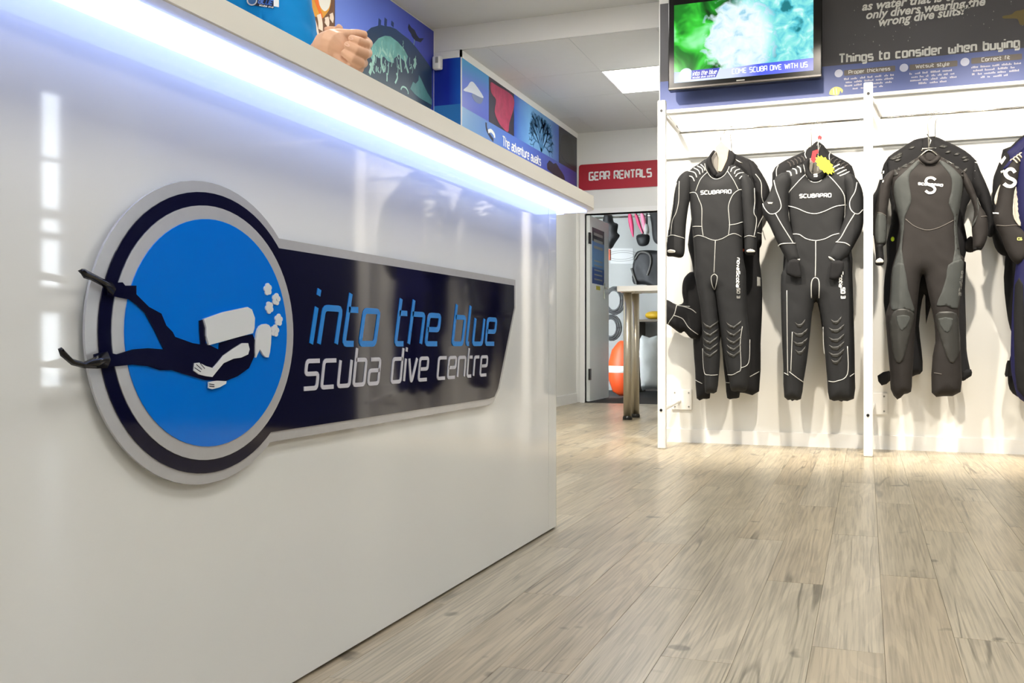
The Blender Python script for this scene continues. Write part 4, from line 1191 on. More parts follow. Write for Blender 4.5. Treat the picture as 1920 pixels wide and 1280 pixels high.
# ---- suit A: black with grey seams
def suit_A():
    t = empty('wetsuit', (at_Y(1353, 260, Y1).x, Y1, .3)); tag(t, 'black full wetsuit with grey seams and collar open, hung by the end post', 'wetsuit')
    Yp = Y1
    body = mixp(Yp, (Z6, [(405, 292), (340, 330), (265, 385), (258, 470), (272, 560), (280, 640), (292, 760), (298, 850), (306, 940), (310, 1060)]),
                (Z7, [(350, 150), (385, 330), (402, 450), (412, 600), (424, 790), (430, 960), (436, 1092), (478, 1098), (528, 1088), (545, 960), (556, 800), (548, 640), (535, 470), (516, 275), (545, 480), (572, 690), (600, 870), (628, 1000), (645, 1078), (700, 1082), (765, 1078), (788, 960), (800, 800), (792, 620), (772, 460), (766, 250), (762, 120)]),
                (Z6, [(655, 1000), (648, 850), (655, 750), (655, 560), (662, 470), (665, 395), (600, 340), (560, 330), (520, 405), (470, 432), (425, 405)]))
    b = Soft(smooth_poly(body, k=2), Yp, .05, .075, seed=1)
    bo = b.build('body', NEO, t)
    q6 = lambda p: pY(p, Yp, Z6); q7 = lambda p: pY(p, Yp, Z7)
    # inside of the collar
    ci = Soft(smooth_poly(q6([(405, 300), (430, 262), (470, 225), (540, 218), (580, 262), (572, 330), (520, 405), (470, 425), (425, 395)]), k=3), Yp + .012, .006, .02, seed=2, wob=0)
    ci.build('collar_lining', mat('collar_lining_grey', (108, 105, 100), .7), t)
    cl = Soft(smooth_poly(q6([(400, 300), (440, 238), (458, 246), (430, 290), (445, 350), (476, 398), (452, 425), (410, 372), (388, 335)]), k=2), Yp - .012, .014, .015, .01, .001)
    cl.build('collar', NEOK, t)
    cr = Soft(smooth_poly(q6([(556, 234), (602, 268), (590, 330), (550, 395), (500, 432), (452, 428), (470, 398), (505, 380), (535, 320), (548, 270)]), k=2), Yp - .012, .014, .015, .01, .001)
    cr.build('collar', NEOK, t)
    # beige hanger stuffed in the neck
    MB().prism(q6([(455, 215), (500, 172), (552, 222), (540, 300), (500, 385), (475, 380), (480, 290)]), frY(Yp + .004), 0, .008).build('hanger_card', CARD, t)
    for side, pts in ((-1, [(262, 380), (205, 418), (176, 490), (160, 600), (140, 720), (121, 850), (112, 972), (160, 985), (215, 993), (240, 962), (246, 860), (252, 760), (268, 640), (288, 540), (295, 430)]),
                      (1, [(650, 392), (702, 430), (736, 500), (742, 620), (757, 700), (752, 850), (744, 962), (705, 976), (667, 962), (662, 850), (652, 700), (640, 560), (632, 450)])):
        sl = Soft(smooth_poly(q6(pts), k=3), Yp - .012, .038, .045, seed=3 + side)
        so = sl.build('sleeve', NEO, t)
        if side < 0:
            sl.seam(q6([(212, 460), (208, 600), (190, 680), (162, 740), (152, 838)]), SEAM, so); sl.seam(q6([(120, 850), (160, 838), (215, 850), (242, 858)]), SEAM, so)
            sl.seam(q6([(190, 470), (170, 560), (160, 660), (135, 800)]), SEAM, so)
            sl.patch('cuff_lining', smooth_poly(q6([(126, 948), (150, 938), (182, 946), (180, 960), (140, 962)]), k=2), LINING, so, .003, .006)
        else:
            sl.seam(q6([(735, 505), (738, 600), (734, 680), (750, 715), (748, 770), (735, 845)]), SEAM, so); sl.seam(q6([(664, 850), (700, 842), (746, 850)]), SEAM, so)
            sl.patch('cuff_lining', smooth_poly(q6([(682, 945), (710, 936), (738, 944), (736, 956), (690, 958)]), k=2), LINING, so, .003, .006)
    for pth in ([(388, 335), (398, 378), (428, 425), (470, 442), (520, 418), (552, 372), (562, 336)], [(405, 395), (360, 450), (325, 535)], [(275, 540), (325, 542), (350, 590), (370, 650), (370, 770), (380, 845)],
                [(545, 385), (590, 450), (625, 520)], [(658, 515), (625, 522), (585, 560), (558, 630), (560, 700), (565, 770), (557, 840)], [(300, 775), (370, 778)], [(560, 768), (610, 760), (652, 742)],
                [(308, 850), (340, 840), (380, 848), (430, 868), (470, 875), (520, 860), (560, 838), (600, 828), (643, 845)], [(465, 878), (460, 1000), (455, 1105)],
                [(458, 1110), (437, 1130), (440, 1180), (453, 1218), (470, 1180), (478, 1130), (458, 1110)]):
        b.seam(q6(pth), SEAM, bo)
    b.patch('fly_patch', smooth_poly(q6([(458, 1118), (444, 1135), (446, 1180), (453, 1205), (464, 1178), (470, 1135)]), k=2), NEOK, bo, .001, .006)
    for pth in ([(416, 740), (428, 925), (480, 952), (540, 950)], [(618, 950), (660, 950), (700, 930), (730, 895), (725, 700), (740, 565)], [(730, 895), (788, 852), (795, 670)]):
        b.seam(q7(pth), SEAM, bo, .0022)
    for pth in ([(255, 418), (300, 430), (318, 462)], [(270, 385), (320, 402), (335, 436)], [(310, 365), (345, 385), (358, 415)], [(335, 352), (370, 372), (376, 402)], [(360, 340), (384, 365), (390, 386)],
                [(690, 415), (652, 420), (632, 445)], [(660, 396), (625, 406), (605, 430)], [(632, 372), (606, 386), (598, 410)], [(602, 356), (580, 370), (572, 395)]):
        b.seam(q6(pth), SEAM, bo, .0038, 'shoulder_rib')
    for x0, x1 in ((424, 545), (612, 735)):
        for y in (530, 592, 652, 706, 756):
            pl = q7([(x0, y), (x0 + 25, y + 20), ((x0 + x1) / 2, y + 36), (x1 - 30, y + 12), (x1, y - 14), (x1 - 8, y + 14), ((x0 + x1) / 2, y + 58), (x0 + 22, y + 44)])
            b.patch('knee_ridge', pl, KNEE, bo, .002, .008)
    p = q6([(363, 553), (575, 545)])
    b.print_('SCUBAPRO', p[0], p[1], .0205, .0050, PRINTW, bo, gap=.3, r=.25)
    p = q7([(700, 20), (694, 252)]); b.print_('novaScotia', p[0], p[1], .017, .0046, PRINTW, bo, shear=.2, gap=.24)
    p = q7([(700, 262), (700, 340)]); b.print_('SD 3', p[0], p[1], .015, .0042, PRINTG, bo, gap=.24)
    p = q6([(462, 424), (478, 424)]); b.print_('S', p[0], p[1], .012, .003, PRINTW, bo)
    hanger(t, at_Y(1353, 250, YR).x, at_Y(1353, 268, Y1).z, Yp + .012)
    return t
suit_A()

def suit_A2():
    Yp = Y2
    t = empty('wetsuit', (at_Y(1375, 260, Y2).x, Y2, .25)); tag(t, 'black wetsuit hanging behind the grey-seamed one, one sleeve folded out', 'wetsuit')
    body = mixp(Yp, (Z6, [(460, 250), (400, 290), (330, 360), (320, 470), (300, 640), (282, 760), (262, 900), (280, 980), (300, 1080)]),
                (Z7, [(335, 300), (340, 700), (355, 900), (368, 1140), (420, 1144), (472, 1140), (478, 1090), (530, 900), (560, 640), (585, 900), (600, 1020), (612, 1138), (660, 1142), (708, 1134), (715, 1094), (755, 1098), (868, 1084), (880, 700), (892, 430), (890, 200), (870, 30)]),
                (Z6, [(770, 900), (760, 700), (770, 500), (755, 345), (690, 295), (600, 260), (540, 240)]))
    b = Soft(smooth_poly(body, k=2), Yp, .042, .07, seed=11); bo = b.build('body', NEOK, t)
    q6 = lambda p: pY(p, Yp, Z6); q7 = lambda p: pY(p, Yp, Z7)
    sl = Soft(smooth_poly(q6([(690, 300), (748, 345), (805, 432), (842, 520), (832, 580), (800, 640), (790, 720), (786, 830), (783, 905), (752, 930), (742, 820), (738, 700), (742, 560), (700, 420)]), k=3), Yp - .014, .034, .04, seed=13)
    so = sl.build('sleeve', NEOK, t)
    sl.seam(q6([(745, 410), (785, 470), (790, 570), (812, 640), (828, 690)]), SEAM, so); sl.seam(q6([(752, 820), (785, 826)]), SEAM, so); sl.seam(q6([(795, 700), (770, 760), (754, 800)]), SEAM, so)
    # folded left sleeve pointing out past the post
    f = Soft(smooth_poly(q7([(340, 130), (285, 165), (262, 220), (258, 300), (268, 372), (215, 392), (128, 350), (96, 410), (68, 508), (150, 552), (240, 618), (276, 606), (330, 660), (400, 655), (440, 540), (440, 300), (400, 190)]), k=3), Yp - .03, .040, .045, seed=14, wob=.006)
    fo = f.build('sleeve', NEOK, t)
    f.seam(q7([(220, 400), (205, 470), (150, 548)]), SEAM, fo); f.seam(q7([(215, 398), (270, 404), (330, 408)]), SEAM, fo); f.seam(q7([(198, 478), (270, 505), (320, 575), (392, 630)]), SEAM, fo); f.seam(q7([(225, 395), (330, 425), (380, 460)]), SEAM, fo)
    f.patch('cuff_lining', smooth_poly(q7([(126, 362), (104, 420), (80, 502), (112, 520), (126, 430)]), k=2), mat('cuff_inside_grey', (86, 84, 80), .7), fo, .004, .006)
    for pth in ([(360, 992), (420, 1020)], [(600, 1012), (640, 1014)]): b.seam(q7(pth), SEAM, bo)
    b.seam(q7([(800, 965), (870, 925)]), SEAM, bo)
    b.patch('brand_patch', q7([(856, 170), (880, 175), (882, 245), (856, 245)]), PRINTG, bo, .002, .008)
    b.patch('orange_tab', q6([(652, 932), (668, 936), (664, 952), (652, 950)]), ORANGE, bo, .012, .004)
    hanger(t, at_Y(1346, 250, YR).x + .075, at_Y(1360, 280, Y2).z, Yp)
suit_A2()

# ---- suit B: charcoal with white seams, sleeves folded over the hips
def suit_B():
    Yp = Y1
    t = empty('wetsuit', (at_Y(1525, 260, Y1).x, Y1, .3)); tag(t, 'charcoal wetsuit with bold white seams and a yellow price tag at the collar', 'wetsuit')
    q8 = lambda p: pY(p, Yp, Z8); qB = lambda p: pY(p, Yp, ZB)
    body = mixp(Yp, (Z8, [(330, 330), (260, 362), (185, 398), (190, 480), (205, 590), (215, 700), (232, 800), (222, 900), (200, 1000), (185, 1080)]),
                (ZB, [(150, 120), (148, 260), (154, 480), (164, 700), (170, 892), (222, 906), (275, 904), (292, 790), (312, 670), (332, 500), (348, 340), (370, 275), (392, 320), (415, 450), (428, 620), (442, 790), (455, 905), (520, 912), (610, 902), (616, 740), (612, 500), (604, 260), (590, 90)]),
                (Z8, [(660, 1050), (640, 900), (605, 800), (615, 700), (640, 590), (690, 470), (680, 410), (590, 360), (500, 330), (478, 410), (445, 448), (410, 458), (375, 448), (345, 405)]))
    b = Soft(smooth_poly(body, k=2), Yp, .052, .08, seed=21); bo = b.build('body', NEOB, t)
    ci = Soft(smooth_poly(q8([(330, 335), (350, 300), (400, 280), (470, 290), (505, 335), (480, 410), (445, 446), (410, 456), (375, 446), (345, 402)]), k=3), Yp + .012, .006, .02, wob=0)
    ci.build('collar_lining', mat('collar_lining_grey', (108, 105, 100), .7), t)
    cl = Soft(smooth_poly(q8([(325, 335), (350, 296), (372, 302), (365, 360), (385, 400), (430, 402), (465, 375), (480, 320), (505, 335), (486, 420), (448, 455), (410, 466), (372, 455), (342, 412)]), k=2), Yp - .014, .013, .014, .01, .001)
    co = cl.build('collar', NEOK, t)
    p = q8([(400, 425), (424, 425)]); cl.print_('S', p[0], p[1], .016, .004, PRINTW, co)
    for side, pts in ((-1, [(200, 396), (132, 430), (98, 520), (66, 590), (38, 624), (46, 690), (90, 770), (140, 880), (196, 985), (236, 1052), (275, 1030), (312, 1008), (282, 905), (245, 800), (225, 700), (222, 600), (232, 520), (250, 440)]),
                      (1, [(640, 400), (700, 440), (738, 510), (752, 600), (752, 690), (742, 790), (700, 880), (640, 980), (568, 1048), (530, 1022), (498, 990), (545, 890), (590, 790), (620, 700), (632, 600), (625, 520), (605, 440)])):
        sl = Soft(smooth_poly(q8(pts), k=3), Yp - .035, .036, .045, seed=23 + side)
        so = sl.build('sleeve', NEOB, t)
        if side < 0:
            sl.seam(q8([(122, 455), (142, 530), (168, 600), (174, 650), (140, 688), (95, 692), (58, 652), (44, 618)]), SEAMW, so, .003); sl.seam(q8([(135, 690), (180, 770), (230, 850), (258, 895)]), SEAMW, so, .003); sl.seam(q8([(150, 915), (180, 901), (272, 897)]), SEAMW, so, .003)
            sl.patch('cuff_lining', smooth_poly(q8([(240, 1046), (258, 1022), (305, 1004), (308, 1014), (270, 1034)]), k=2), LINING, so, .004, .006)
            sl.patch('brand_mark', q8([(78, 610), (118, 612), (112, 626), (85, 624)]), PRINTG, so, .002, .006)
        else:
            sl.seam(q8([(704, 472), (690, 540), (656, 600), (656, 650), (680, 684), (714, 693), (745, 662)]), SEAMW, so, .003); sl.seam(q8([(690, 690), (640, 770), (590, 860), (560, 888)]), SEAMW, so, .003); sl.seam(q8([(556, 888), (620, 896), (655, 915)]), SEAMW, so, .003)
            sl.patch('cuff_lining', smooth_poly(q8([(502, 988), (530, 1000), (568, 1034), (564, 1046), (528, 1024)]), k=2), LINING, so, .004, .006)
    for pth in ([(328, 332), (335, 372), (348, 418), (378, 455), (410, 464), (446, 454), (472, 424)], [(340, 410), (270, 490), (225, 540), (208, 590)], [(212, 610), (218, 660), (228, 740)], [(500, 415), (560, 480), (610, 550), (620, 620), (616, 720)],
                [(215, 630), (280, 650), (350, 680), (410, 690), (470, 675), (550, 640), (632, 622)], [(255, 830), (300, 835), (350, 865), (415, 878), (480, 865), (530, 840), (585, 825)], [(415, 880), (415, 1000), (412, 1135)],
                [(384, 1278), (385, 1180), (396, 1146), (415, 1137), (434, 1150), (440, 1190), (437, 1278)]):
        b.seam(q8(pth), SEAMW, bo, .003)
    b.patch('fly_patch', smooth_poly(q8([(392, 1270), (393, 1180), (415, 1146), (432, 1190), (430, 1270)]), k=2), NEOK, bo, .001, .007)
    for pth in ([(190, 220), (192, 500), (195, 748)], [(225, 480), (220, 600), (215, 730)], [(172, 738), (200, 752)], [(205, 730), (250, 765), (290, 795)], [(450, 790), (500, 790), (570, 745), (570, 570)], [(612, 742), (585, 760)], [(416, 450), (418, 560), (424, 620)]):
        b.seam(qB(pth), SEAMW, bo, .0024)
    for x in (560, 590, 620, 650): pass
    for pth, m_ in (([(530, 372), (560, 345), (582, 332)], SEAMW), ([(545, 395), (580, 370), (610, 352)], SEAMW), ([(565, 412), (600, 392), (630, 370)], SEAMW), ([(582, 425), (620, 408), (652, 385)], SEAMW),
                    ([(210, 385), (235, 395), (245, 425)], SEAMW), ([(250, 366), (275, 380), (282, 412)], SEAMW), ([(285, 352), (305, 368), (310, 400)], SEAMW), ([(190, 405), (208, 420), (216, 448)], SEAMW)):
        b.seam(q8(pth), m_, bo, .0042, 'shoulder_rib')
    for x0, x1, ys_ in ((450, 552, (400, 452, 512, 560, 606, 650)), (228, 322, (420, 478, 536, 590))):
        for i, y in enumerate(ys_):
            k_ = .7 if i in (0, len(ys_) - 1) else 1
            xm = (x0 + x1) / 2; hw = (x1 - x0) / 2 * k_
            b.patch('knee_ridge', qB([(xm - hw, y), (xm - hw * .4, y + 14), (xm + hw * .2, y + 10), (xm + hw, y - 22), (xm + hw * .8, y + 8), (xm + .1 * hw, y + 36), (xm - hw * .6, y + 30)]), KNEE, bo, .002, .008)
    p = q8([(303, 578), (522, 572)]); b.print_('SCUBAPRO', p[0], p[1], .0200, .0050, PRINTW, bo, gap=.3, r=.25)
    p = qB([(522, 100), (518, 198)]); b.print_('Scotia', p[0], p[1], .018, .005, PRINTW, bo, shear=.2, gap=.24)
    p = qB([(530, 205), (532, 270)]); b.print_('SD 3', p[0], p[1], .02, .006, PRINTW, bo, gap=.24)
    hanger(t, at_Y(1535, 250, YR).x, at_Y(1530, 285, Y1).z, Yp + .01)
    # tags
    cx, cz = pY([(476, 338)], Yp - .06, Z8)[0]
    star = []
    for i in range(28):
        a = 2 * math.pi * i / 28; r = 1.0 if i % 2 else .8
        u = .072 * r * math.cos(a); v = .036 * r * math.sin(a); c_, s_ = math.cos(-.85), math.sin(-.85)
        star.append((cx + u * c_ - v * s_, cz + u * s_ + v * c_))
    tg = empty('price_tag', (cx, Yp - .06, cz)); tag(tg, 'yellow starburst price tag with red card on the charcoal wetsuit', 'price tag')
    MB().prism(star, frY(Yp - .06), 0, .002).build('starburst', YEL, tg)
    q = pY([(378, 300), (390, 240), (428, 228), (432, 250), (415, 262), (412, 312), (395, 322)], Yp - .057, Z8)
    MB().prism(q, frY(Yp - .055), 0, .003).build('red_card', REDT, tg)
    q = pY([(425, 140), (440, 128), (456, 140), (452, 160), (430, 158)], Yp - .045, Z8); MB().prism(q, frY(Yp - .045), 0, .003).build('red_card', REDT, tg)
    q = pY([(440, 150), (420, 200), (445, 200), (432, 235)], Yp - .05, Z8)
    MB().tube([(a, Yp - .052, c_) for a, c_ in q], .0015, 6).build('string', PRINTG, tg)
suit_B()
def suit_B2():
    Yp = Y2
    t = empty('wetsuit', (at_Y(1525, 260, Y2).x, Y2, .3)); tag(t, 'black wetsuit hung behind the charcoal one with white seams, shoulders showing', 'wetsuit')
    q8 = lambda p: pY(p, Yp, Z8)
    body = mixp(Yp, (Z8, [(420, 170), (380, 205), (340, 238), (250, 278), (160, 325), (105, 395), (120, 560), (185, 700), (190, 900), (180, 1100)]),
                (ZB, [(158, 300), (165, 600), (178, 880), (265, 895), (300, 700), (345, 360), (370, 290), (395, 360), (440, 700), (462, 895), (600, 890), (612, 640), (608, 350), (600, 100)]),
                (Z8, [(672, 1000), (650, 800), (680, 640), (735, 560), (695, 440), (668, 345), (600, 298), (510, 250), (470, 200)]))
    b = Soft(smooth_poly(body, k=2), Yp, .042, .07, seed=31); bo = b.build('body', NEOK, t)
    for pth in ([(345, 235), (338, 270), (350, 300)], [(515, 250), (508, 280), (512, 310)], [(150, 345), (138, 380), (140, 430)]): b.seam(q8(pth), SEAM, bo, .003)
    for k in range(5):
        x = 215 + 24 * k; b.seam(q8([(x, 322 - 10 * k), (x + 18, 335 - 10 * k), (x + 26, 360 - 10 * k)]), mat('dim_rib', (58, 54, 52), .7), bo, .004, 'shoulder_rib')
        x = 640 - 24 * k; b.seam(q8([(x, 342 - 12 * k), (x - 18, 352 - 12 * k), (x - 26, 372 - 12 * k)]), mat('dim_rib', (58, 54, 52), .7), bo, .004, 'shoulder_rib')
    for pts in ([(225, 1010), (200, 1090), (230, 1120), (310, 1136), (305, 1060), (290, 1005)], [(520, 1020), (540, 1010), (610, 1020), (600, 1100), (560, 1146), (508, 1140), (512, 1080)]):
        # loose cuffs of the rear suit showing under the front sleeves
        Soft(smooth_poly(pY(pts, Y1 - .075, Z8), k=2), Y1 - .075, .008, .02, .01, .002).build('cuff', NEOK, t)
    hanger(t, at_Y(1530, 250, YR).x - .03, at_Y(1530, 262, Y2).z, Yp)
suit_B2()

# ---- suit C: dark brown-black and grey panels
def suit_C():
    Yp = Y1
    t = empty('wetsuit', (at_Y(1740, 260, Y1).x, Y1, .3)); tag(t, 'dark wetsuit with grey side panels, knee pads and white letter on chest', 'wetsuit')
    q3 = lambda p: pY(p, Yp, ZC3); q4_ = lambda p: pY(p, Yp, ZC4)
    body = mixp(Yp, (ZC3, [(440, 318), (350, 372), (240, 432), (214, 530), (232, 640), (258, 740), (284, 860), (282, 1000), (256, 1100)]),
                (ZC4, [(170, 60), (160, 150), (152, 280), (130, 350), (136, 460), (148, 610), (158, 720), (160, 800), (200, 862), (240, 830), (282, 815), (288, 740), (296, 640), (304, 480), (318, 320), (334, 170), (348, 118), (362, 118), (378, 190), (402, 300), (422, 400), (428, 520), (412, 600), (406, 820), (475, 842), (580, 816), (584, 640), (576, 500), (572, 330), (590, 150), (604, 20)]),
                (ZC3, [(772, 1100), (756, 1000), (746, 860), (762, 740), (782, 640), (802, 540), (792, 430), (700, 372), (610, 318), (580, 372), (525, 388), (470, 372)]))
    b = Soft(smooth_poly(body, k=2), Yp, .055, .085, seed=41); bo = b.build('body', NEOC, t)
    b.patch('side_panel', smooth_poly(q3([(428, 352), (380, 392), (300, 470), (245, 525), (238, 620), (264, 740), (290, 860), (288, 1000), (262, 1105), (238, 1180), (225, 1270), (320, 1275), (300, 1060), (318, 900), (325, 800), (372, 700), (370, 620), (355, 520), (372, 450), (440, 380)]), k=2), NEOG, bo, .0018)
    b.patch('side_panel', smooth_poly(q3([(606, 352), (680, 392), (740, 450), (782, 505), (782, 620), (764, 740), (744, 860), (748, 960), (764, 1060), (775, 1160), (780, 1270), (690, 1275), (722, 1060), (715, 900), (715, 800), (672, 700), (690, 620), (697, 540), (680, 470), (610, 384)]), k=2), NEOG, bo, .0018)
    b.patch('thigh_panel', smooth_poly(q4_([(172, 70), (236, 50), (262, 200), (300, 318), (290, 338), (240, 320), (180, 330), (158, 300), (165, 180)]), k=2), NEOG, bo, .0026)
    b.patch('thigh_panel', smooth_poly(q4_([(500, 60), (560, 30), (596, 40), (580, 180), (560, 318), (490, 300), (432, 300), (462, 220), (490, 130)]), k=2), NEOG, bo, .0026)
    for pts, tri in (([(180, 332), (235, 318), (290, 338), (300, 372), (272, 480), (232, 622), (192, 636), (168, 560), (152, 400)], [(195, 362), (270, 362), (268, 400), (228, 450), (205, 420)]),
                     ([(428, 352), (480, 335), (552, 346), (570, 420), (576, 560), (532, 642), (492, 602), (442, 450)], [(442, 378), (530, 378), (510, 450), (480, 455)])):
        kp = b.patch('knee_pad', smooth_poly(q4_(pts), k=2), KNEE, bo, .0035); b.patch('knee_triangle', smooth_poly(q4_(tri), k=2), NEOG, kp, .0045, .008)
    b.seam(q3([(330, 822), (400, 880), (500, 912), (600, 890), (712, 832)]), SEAMK, bo); b.seam(q3([(432, 350), (470, 378), (525, 392), (580, 378), (606, 350)]), SEAMK, bo)
    b.seam(q4_([(418, 700), (462, 708)]), SEAMK, bo)
    Soft(smooth_poly(q3([(442, 325), (470, 275), (530, 262), (590, 275), (610, 325), (575, 350), (525, 366), (480, 350)]), k=3), Yp + .022, .008, .02, .012, .001).build('collar_back', NEOC, t)
    cl = Soft(smooth_poly(q3([(440, 320), (468, 306), (495, 330), (525, 354), (558, 330), (584, 306), (612, 320), (604, 355), (580, 378), (525, 394), (470, 378), (446, 355)]), k=3), Yp - .014, .024, .02, .012, .001)
    cl.build('collar', NEOC, t)
    for side, pts in ((-1, [(240, 425), (185, 455), (150, 505), (112, 600), (90, 760), (76, 920), (86, 1030), (94, 1130), (90, 1176), (122, 1190), (156, 1178), (160, 1130), (152, 1040), (176, 1010), (182, 900), (188, 760), (204, 640), (216, 540), (240, 490)]),
                      (1, [(790, 425), (842, 500), (880, 580), (925, 700), (982, 800), (988, 950), (942, 1058), (905, 1064), (872, 1070), (868, 980), (860, 880), (880, 760), (850, 650), (815, 590), (790, 520)])):
        sl = Soft(smooth_poly(q3(pts), k=3), Yp - .012, .036, .042, seed=43 + side)
        so = sl.build('sleeve', NEOC, t)
        if side < 0:
            sl.patch('forearm_panel', smooth_poly(q3([(106, 775), (172, 795), (176, 900), (170, 1005), (100, 1010), (88, 900)]), k=2), NEOG, so); sl.seam(q3([(106, 770), (140, 775), (175, 795)]), SEAMK, so)
            sl.patch('cuff', q3([(98, 1030), (152, 1020), (158, 1130), (150, 1150), (95, 1150)]), NEOK, so, .002); sl.patch('cuff_lining', smooth_poly(q3([(94, 1150), (125, 1132), (154, 1148), (150, 1166), (98, 1168)]), k=2), LINING, so, .004, .006)
            for q in ([(128, 470), (145, 455), (148, 500), (126, 505)], [(150, 435), (162, 432), (160, 452), (150, 455)], [(148, 510), (158, 512), (154, 530), (146, 530)]): sl.patch('white_mark', q3(q), PRINTW, so, .0025, .006)
        else:
            sl.patch('forearm_panel', smooth_poly(q3([(862, 860), (900, 790), (915, 720), (890, 640), (905, 720), (900, 800), (868, 880)]), k=2), NEOG, so, .002, .008)
            sl.seam(q3([(928, 805), (955, 800), (982, 796)]), SEAMK, so); sl.patch('cuff', smooth_poly(q3([(875, 1052), (940, 1046), (936, 1060), (880, 1068)]), k=2), NEOK, so, .003, .006)
    # leaf pattern on the shoulders
    for q in ([(220, 470), (245, 415), (262, 440), (270, 470), (245, 476)], [(300, 400), (340, 372), (348, 405), (322, 412)], [(355, 375), (400, 345), (405, 362), (375, 382)], [(275, 400), (290, 430), (270, 436)], [(718, 395), (760, 400), (745, 425)], [(772, 452), (820, 405), (826, 430), (800, 450)], [(655, 350), (690, 365), (668, 380)], [(775, 470), (800, 470), (790, 490)]):
        b.patch('shoulder_leaf', smooth_poly(q3(q), k=2), KNEE, bo, .0025, .008)
    # S logo
    P = q3([(566, 515), (540, 498), (505, 502), (490, 525), (505, 548), (545, 566), (562, 588), (548, 612), (515, 618), (488, 600)])
    ribbon(lg := MB(), smooth_poly(P, False, 4), .013, b.fr(), .0030, .0042); lg.build('letter_logo', PRINTW, bo)['kind'] = 'stuff'
    P = q3([(430, 552), (622, 566)]); b.print_('SCUBAPRO', P[0], P[1], .011, .0048, PRINTW, bo, gap=.3, r=.2)
    P = q4_([(578, 92), (566, 240)]); b.print_('PROFILE', P[0], P[1], .012, .003, PRINTG, bo, gap=.24)
    hanger(t, at_Y(1740, 250, YR).x, at_Y(1740, 268, Y1).z, Yp + .01)
    h2 = at_Y(1741, 280, Y1 - .05)
    MB().tube([(h2.x - .035, Y1 - .05, h2.z - .008), (h2.x - .03, Y1 - .05, h2.z + .004), (h2.x + .04, Y1 - .05, h2.z + .004)], .004, 8).tube([(h2.x, Y1 - .05, h2.z), (h2.x + .012, Y1 - .045, h2.z + .05), (h2.x - .006, Y1 - .02, h2.z + .09)], .0035, 8).build('hanger_clip', WIRE, t, True)
suit_C()
def suit_C2():
    Yp = Y2
    t = empty('wetsuit', (at_Y(1750, 260, Y2).x, Y2, .3)); tag(t, 'black wetsuit behind the grey-panelled one, ragged cuffs and ankle straps showing', 'wetsuit')
    q3 = lambda p: pY(p, Yp, ZC3); q4_ = lambda p: pY(p, Yp, ZC4)
    body = mixp(Yp, (ZC3, [(480, 165), (400, 182), (300, 248), (195, 318), (152, 420), (180, 560), (215, 700), (215, 850), (180, 1000), (185, 1150)]),
                (ZC4, [(125, 120), (118, 280), (150, 480), (180, 640), (200, 700), (240, 740), (310, 715), (352, 690), (345, 560), (330, 420), (350, 260), (368, 240), (372, 410), (400, 300), (430, 420), (440, 640), (480, 760), (582, 752), (600, 742), (640, 720), (628, 640), (615, 560), (612, 400), (606, 200), (612, 40)]),
                (ZC3, [(800, 1150), (830, 1000), (800, 850), (830, 700), (900, 560), (905, 380), (850, 300), (760, 240), (650, 190), (560, 152)]))
    b = Soft(smooth_poly(body, k=2), Yp, .042, .07, seed=51); bo = b.build('body', NEOK, t)
    for side, pts in ((-1, [(170, 360), (130, 480), (100, 580), (68, 645), (66, 800), (70, 940), (110, 960), (160, 900), (180, 760), (200, 600), (210, 460)]),
                      (1, [(880, 340), (930, 440), (975, 540), (1012, 640), (1026, 760), (1032, 942), (985, 952), (975, 850), (950, 760), (900, 640), (850, 520)])):
        Soft(smooth_poly(q3(pts), k=3), Yp - .02, .034, .04, seed=53 + side).build('sleeve', NEOK, t)
    # dropped forearm between body and sleeve
    Soft(smooth_poly(q3([(815, 985), (862, 960), (880, 1070), (830, 1085), (806, 1060)]), k=3), Yp - .03, .02, .03, .01).build('cuff', NEOC, t)
    Soft(smooth_poly(q4_([(80, 718), (152, 688), (160, 745), (105, 776)]), k=2), Yp - .03, .012, .015, .01).build('ankle_strap', NEOK, t)
    Soft(smooth_poly(q4_([(585, 690), (640, 680), (642, 718), (620, 730), (590, 750)]), k=2), Yp - .03, .012, .015, .01).build('ankle_strap', NEOK, t)
    b.patch('yellow_dot', ellipse(*q3([(228, 980)])[0], .010, .014, 14), mat('yellow_green', (200, 226, 40), .5), bo, .004, .006)
    for q in ([(880, 372), (905, 362), (902, 378)], [(878, 440), (905, 428), (896, 448)], [(876, 500), (912, 490), (890, 506)]): b.patch('white_mark', q3(q), PRINTW, bo, .02, .006)
    rs = random.Random(9)
    for i in range(16):
        sx = rs.choice((-1, 1)); u = rs.uniform(90, 300); x = 520 + sx * u; y = 205 + (u - 60) * .58 + rs.uniform(-5, 40)
        b.patch('shoulder_leaf', smooth_poly(q3([(x - 26, y + 12), (x, y - 12), (x + 28, y - 4), (x + 6, y + 12)]), k=2), KNEE, bo, .003, .008)
    hanger(t, at_Y(1744, 250, YR).x + .03, at_Y(1745, 262, Y2).z, Yp)
suit_C2()

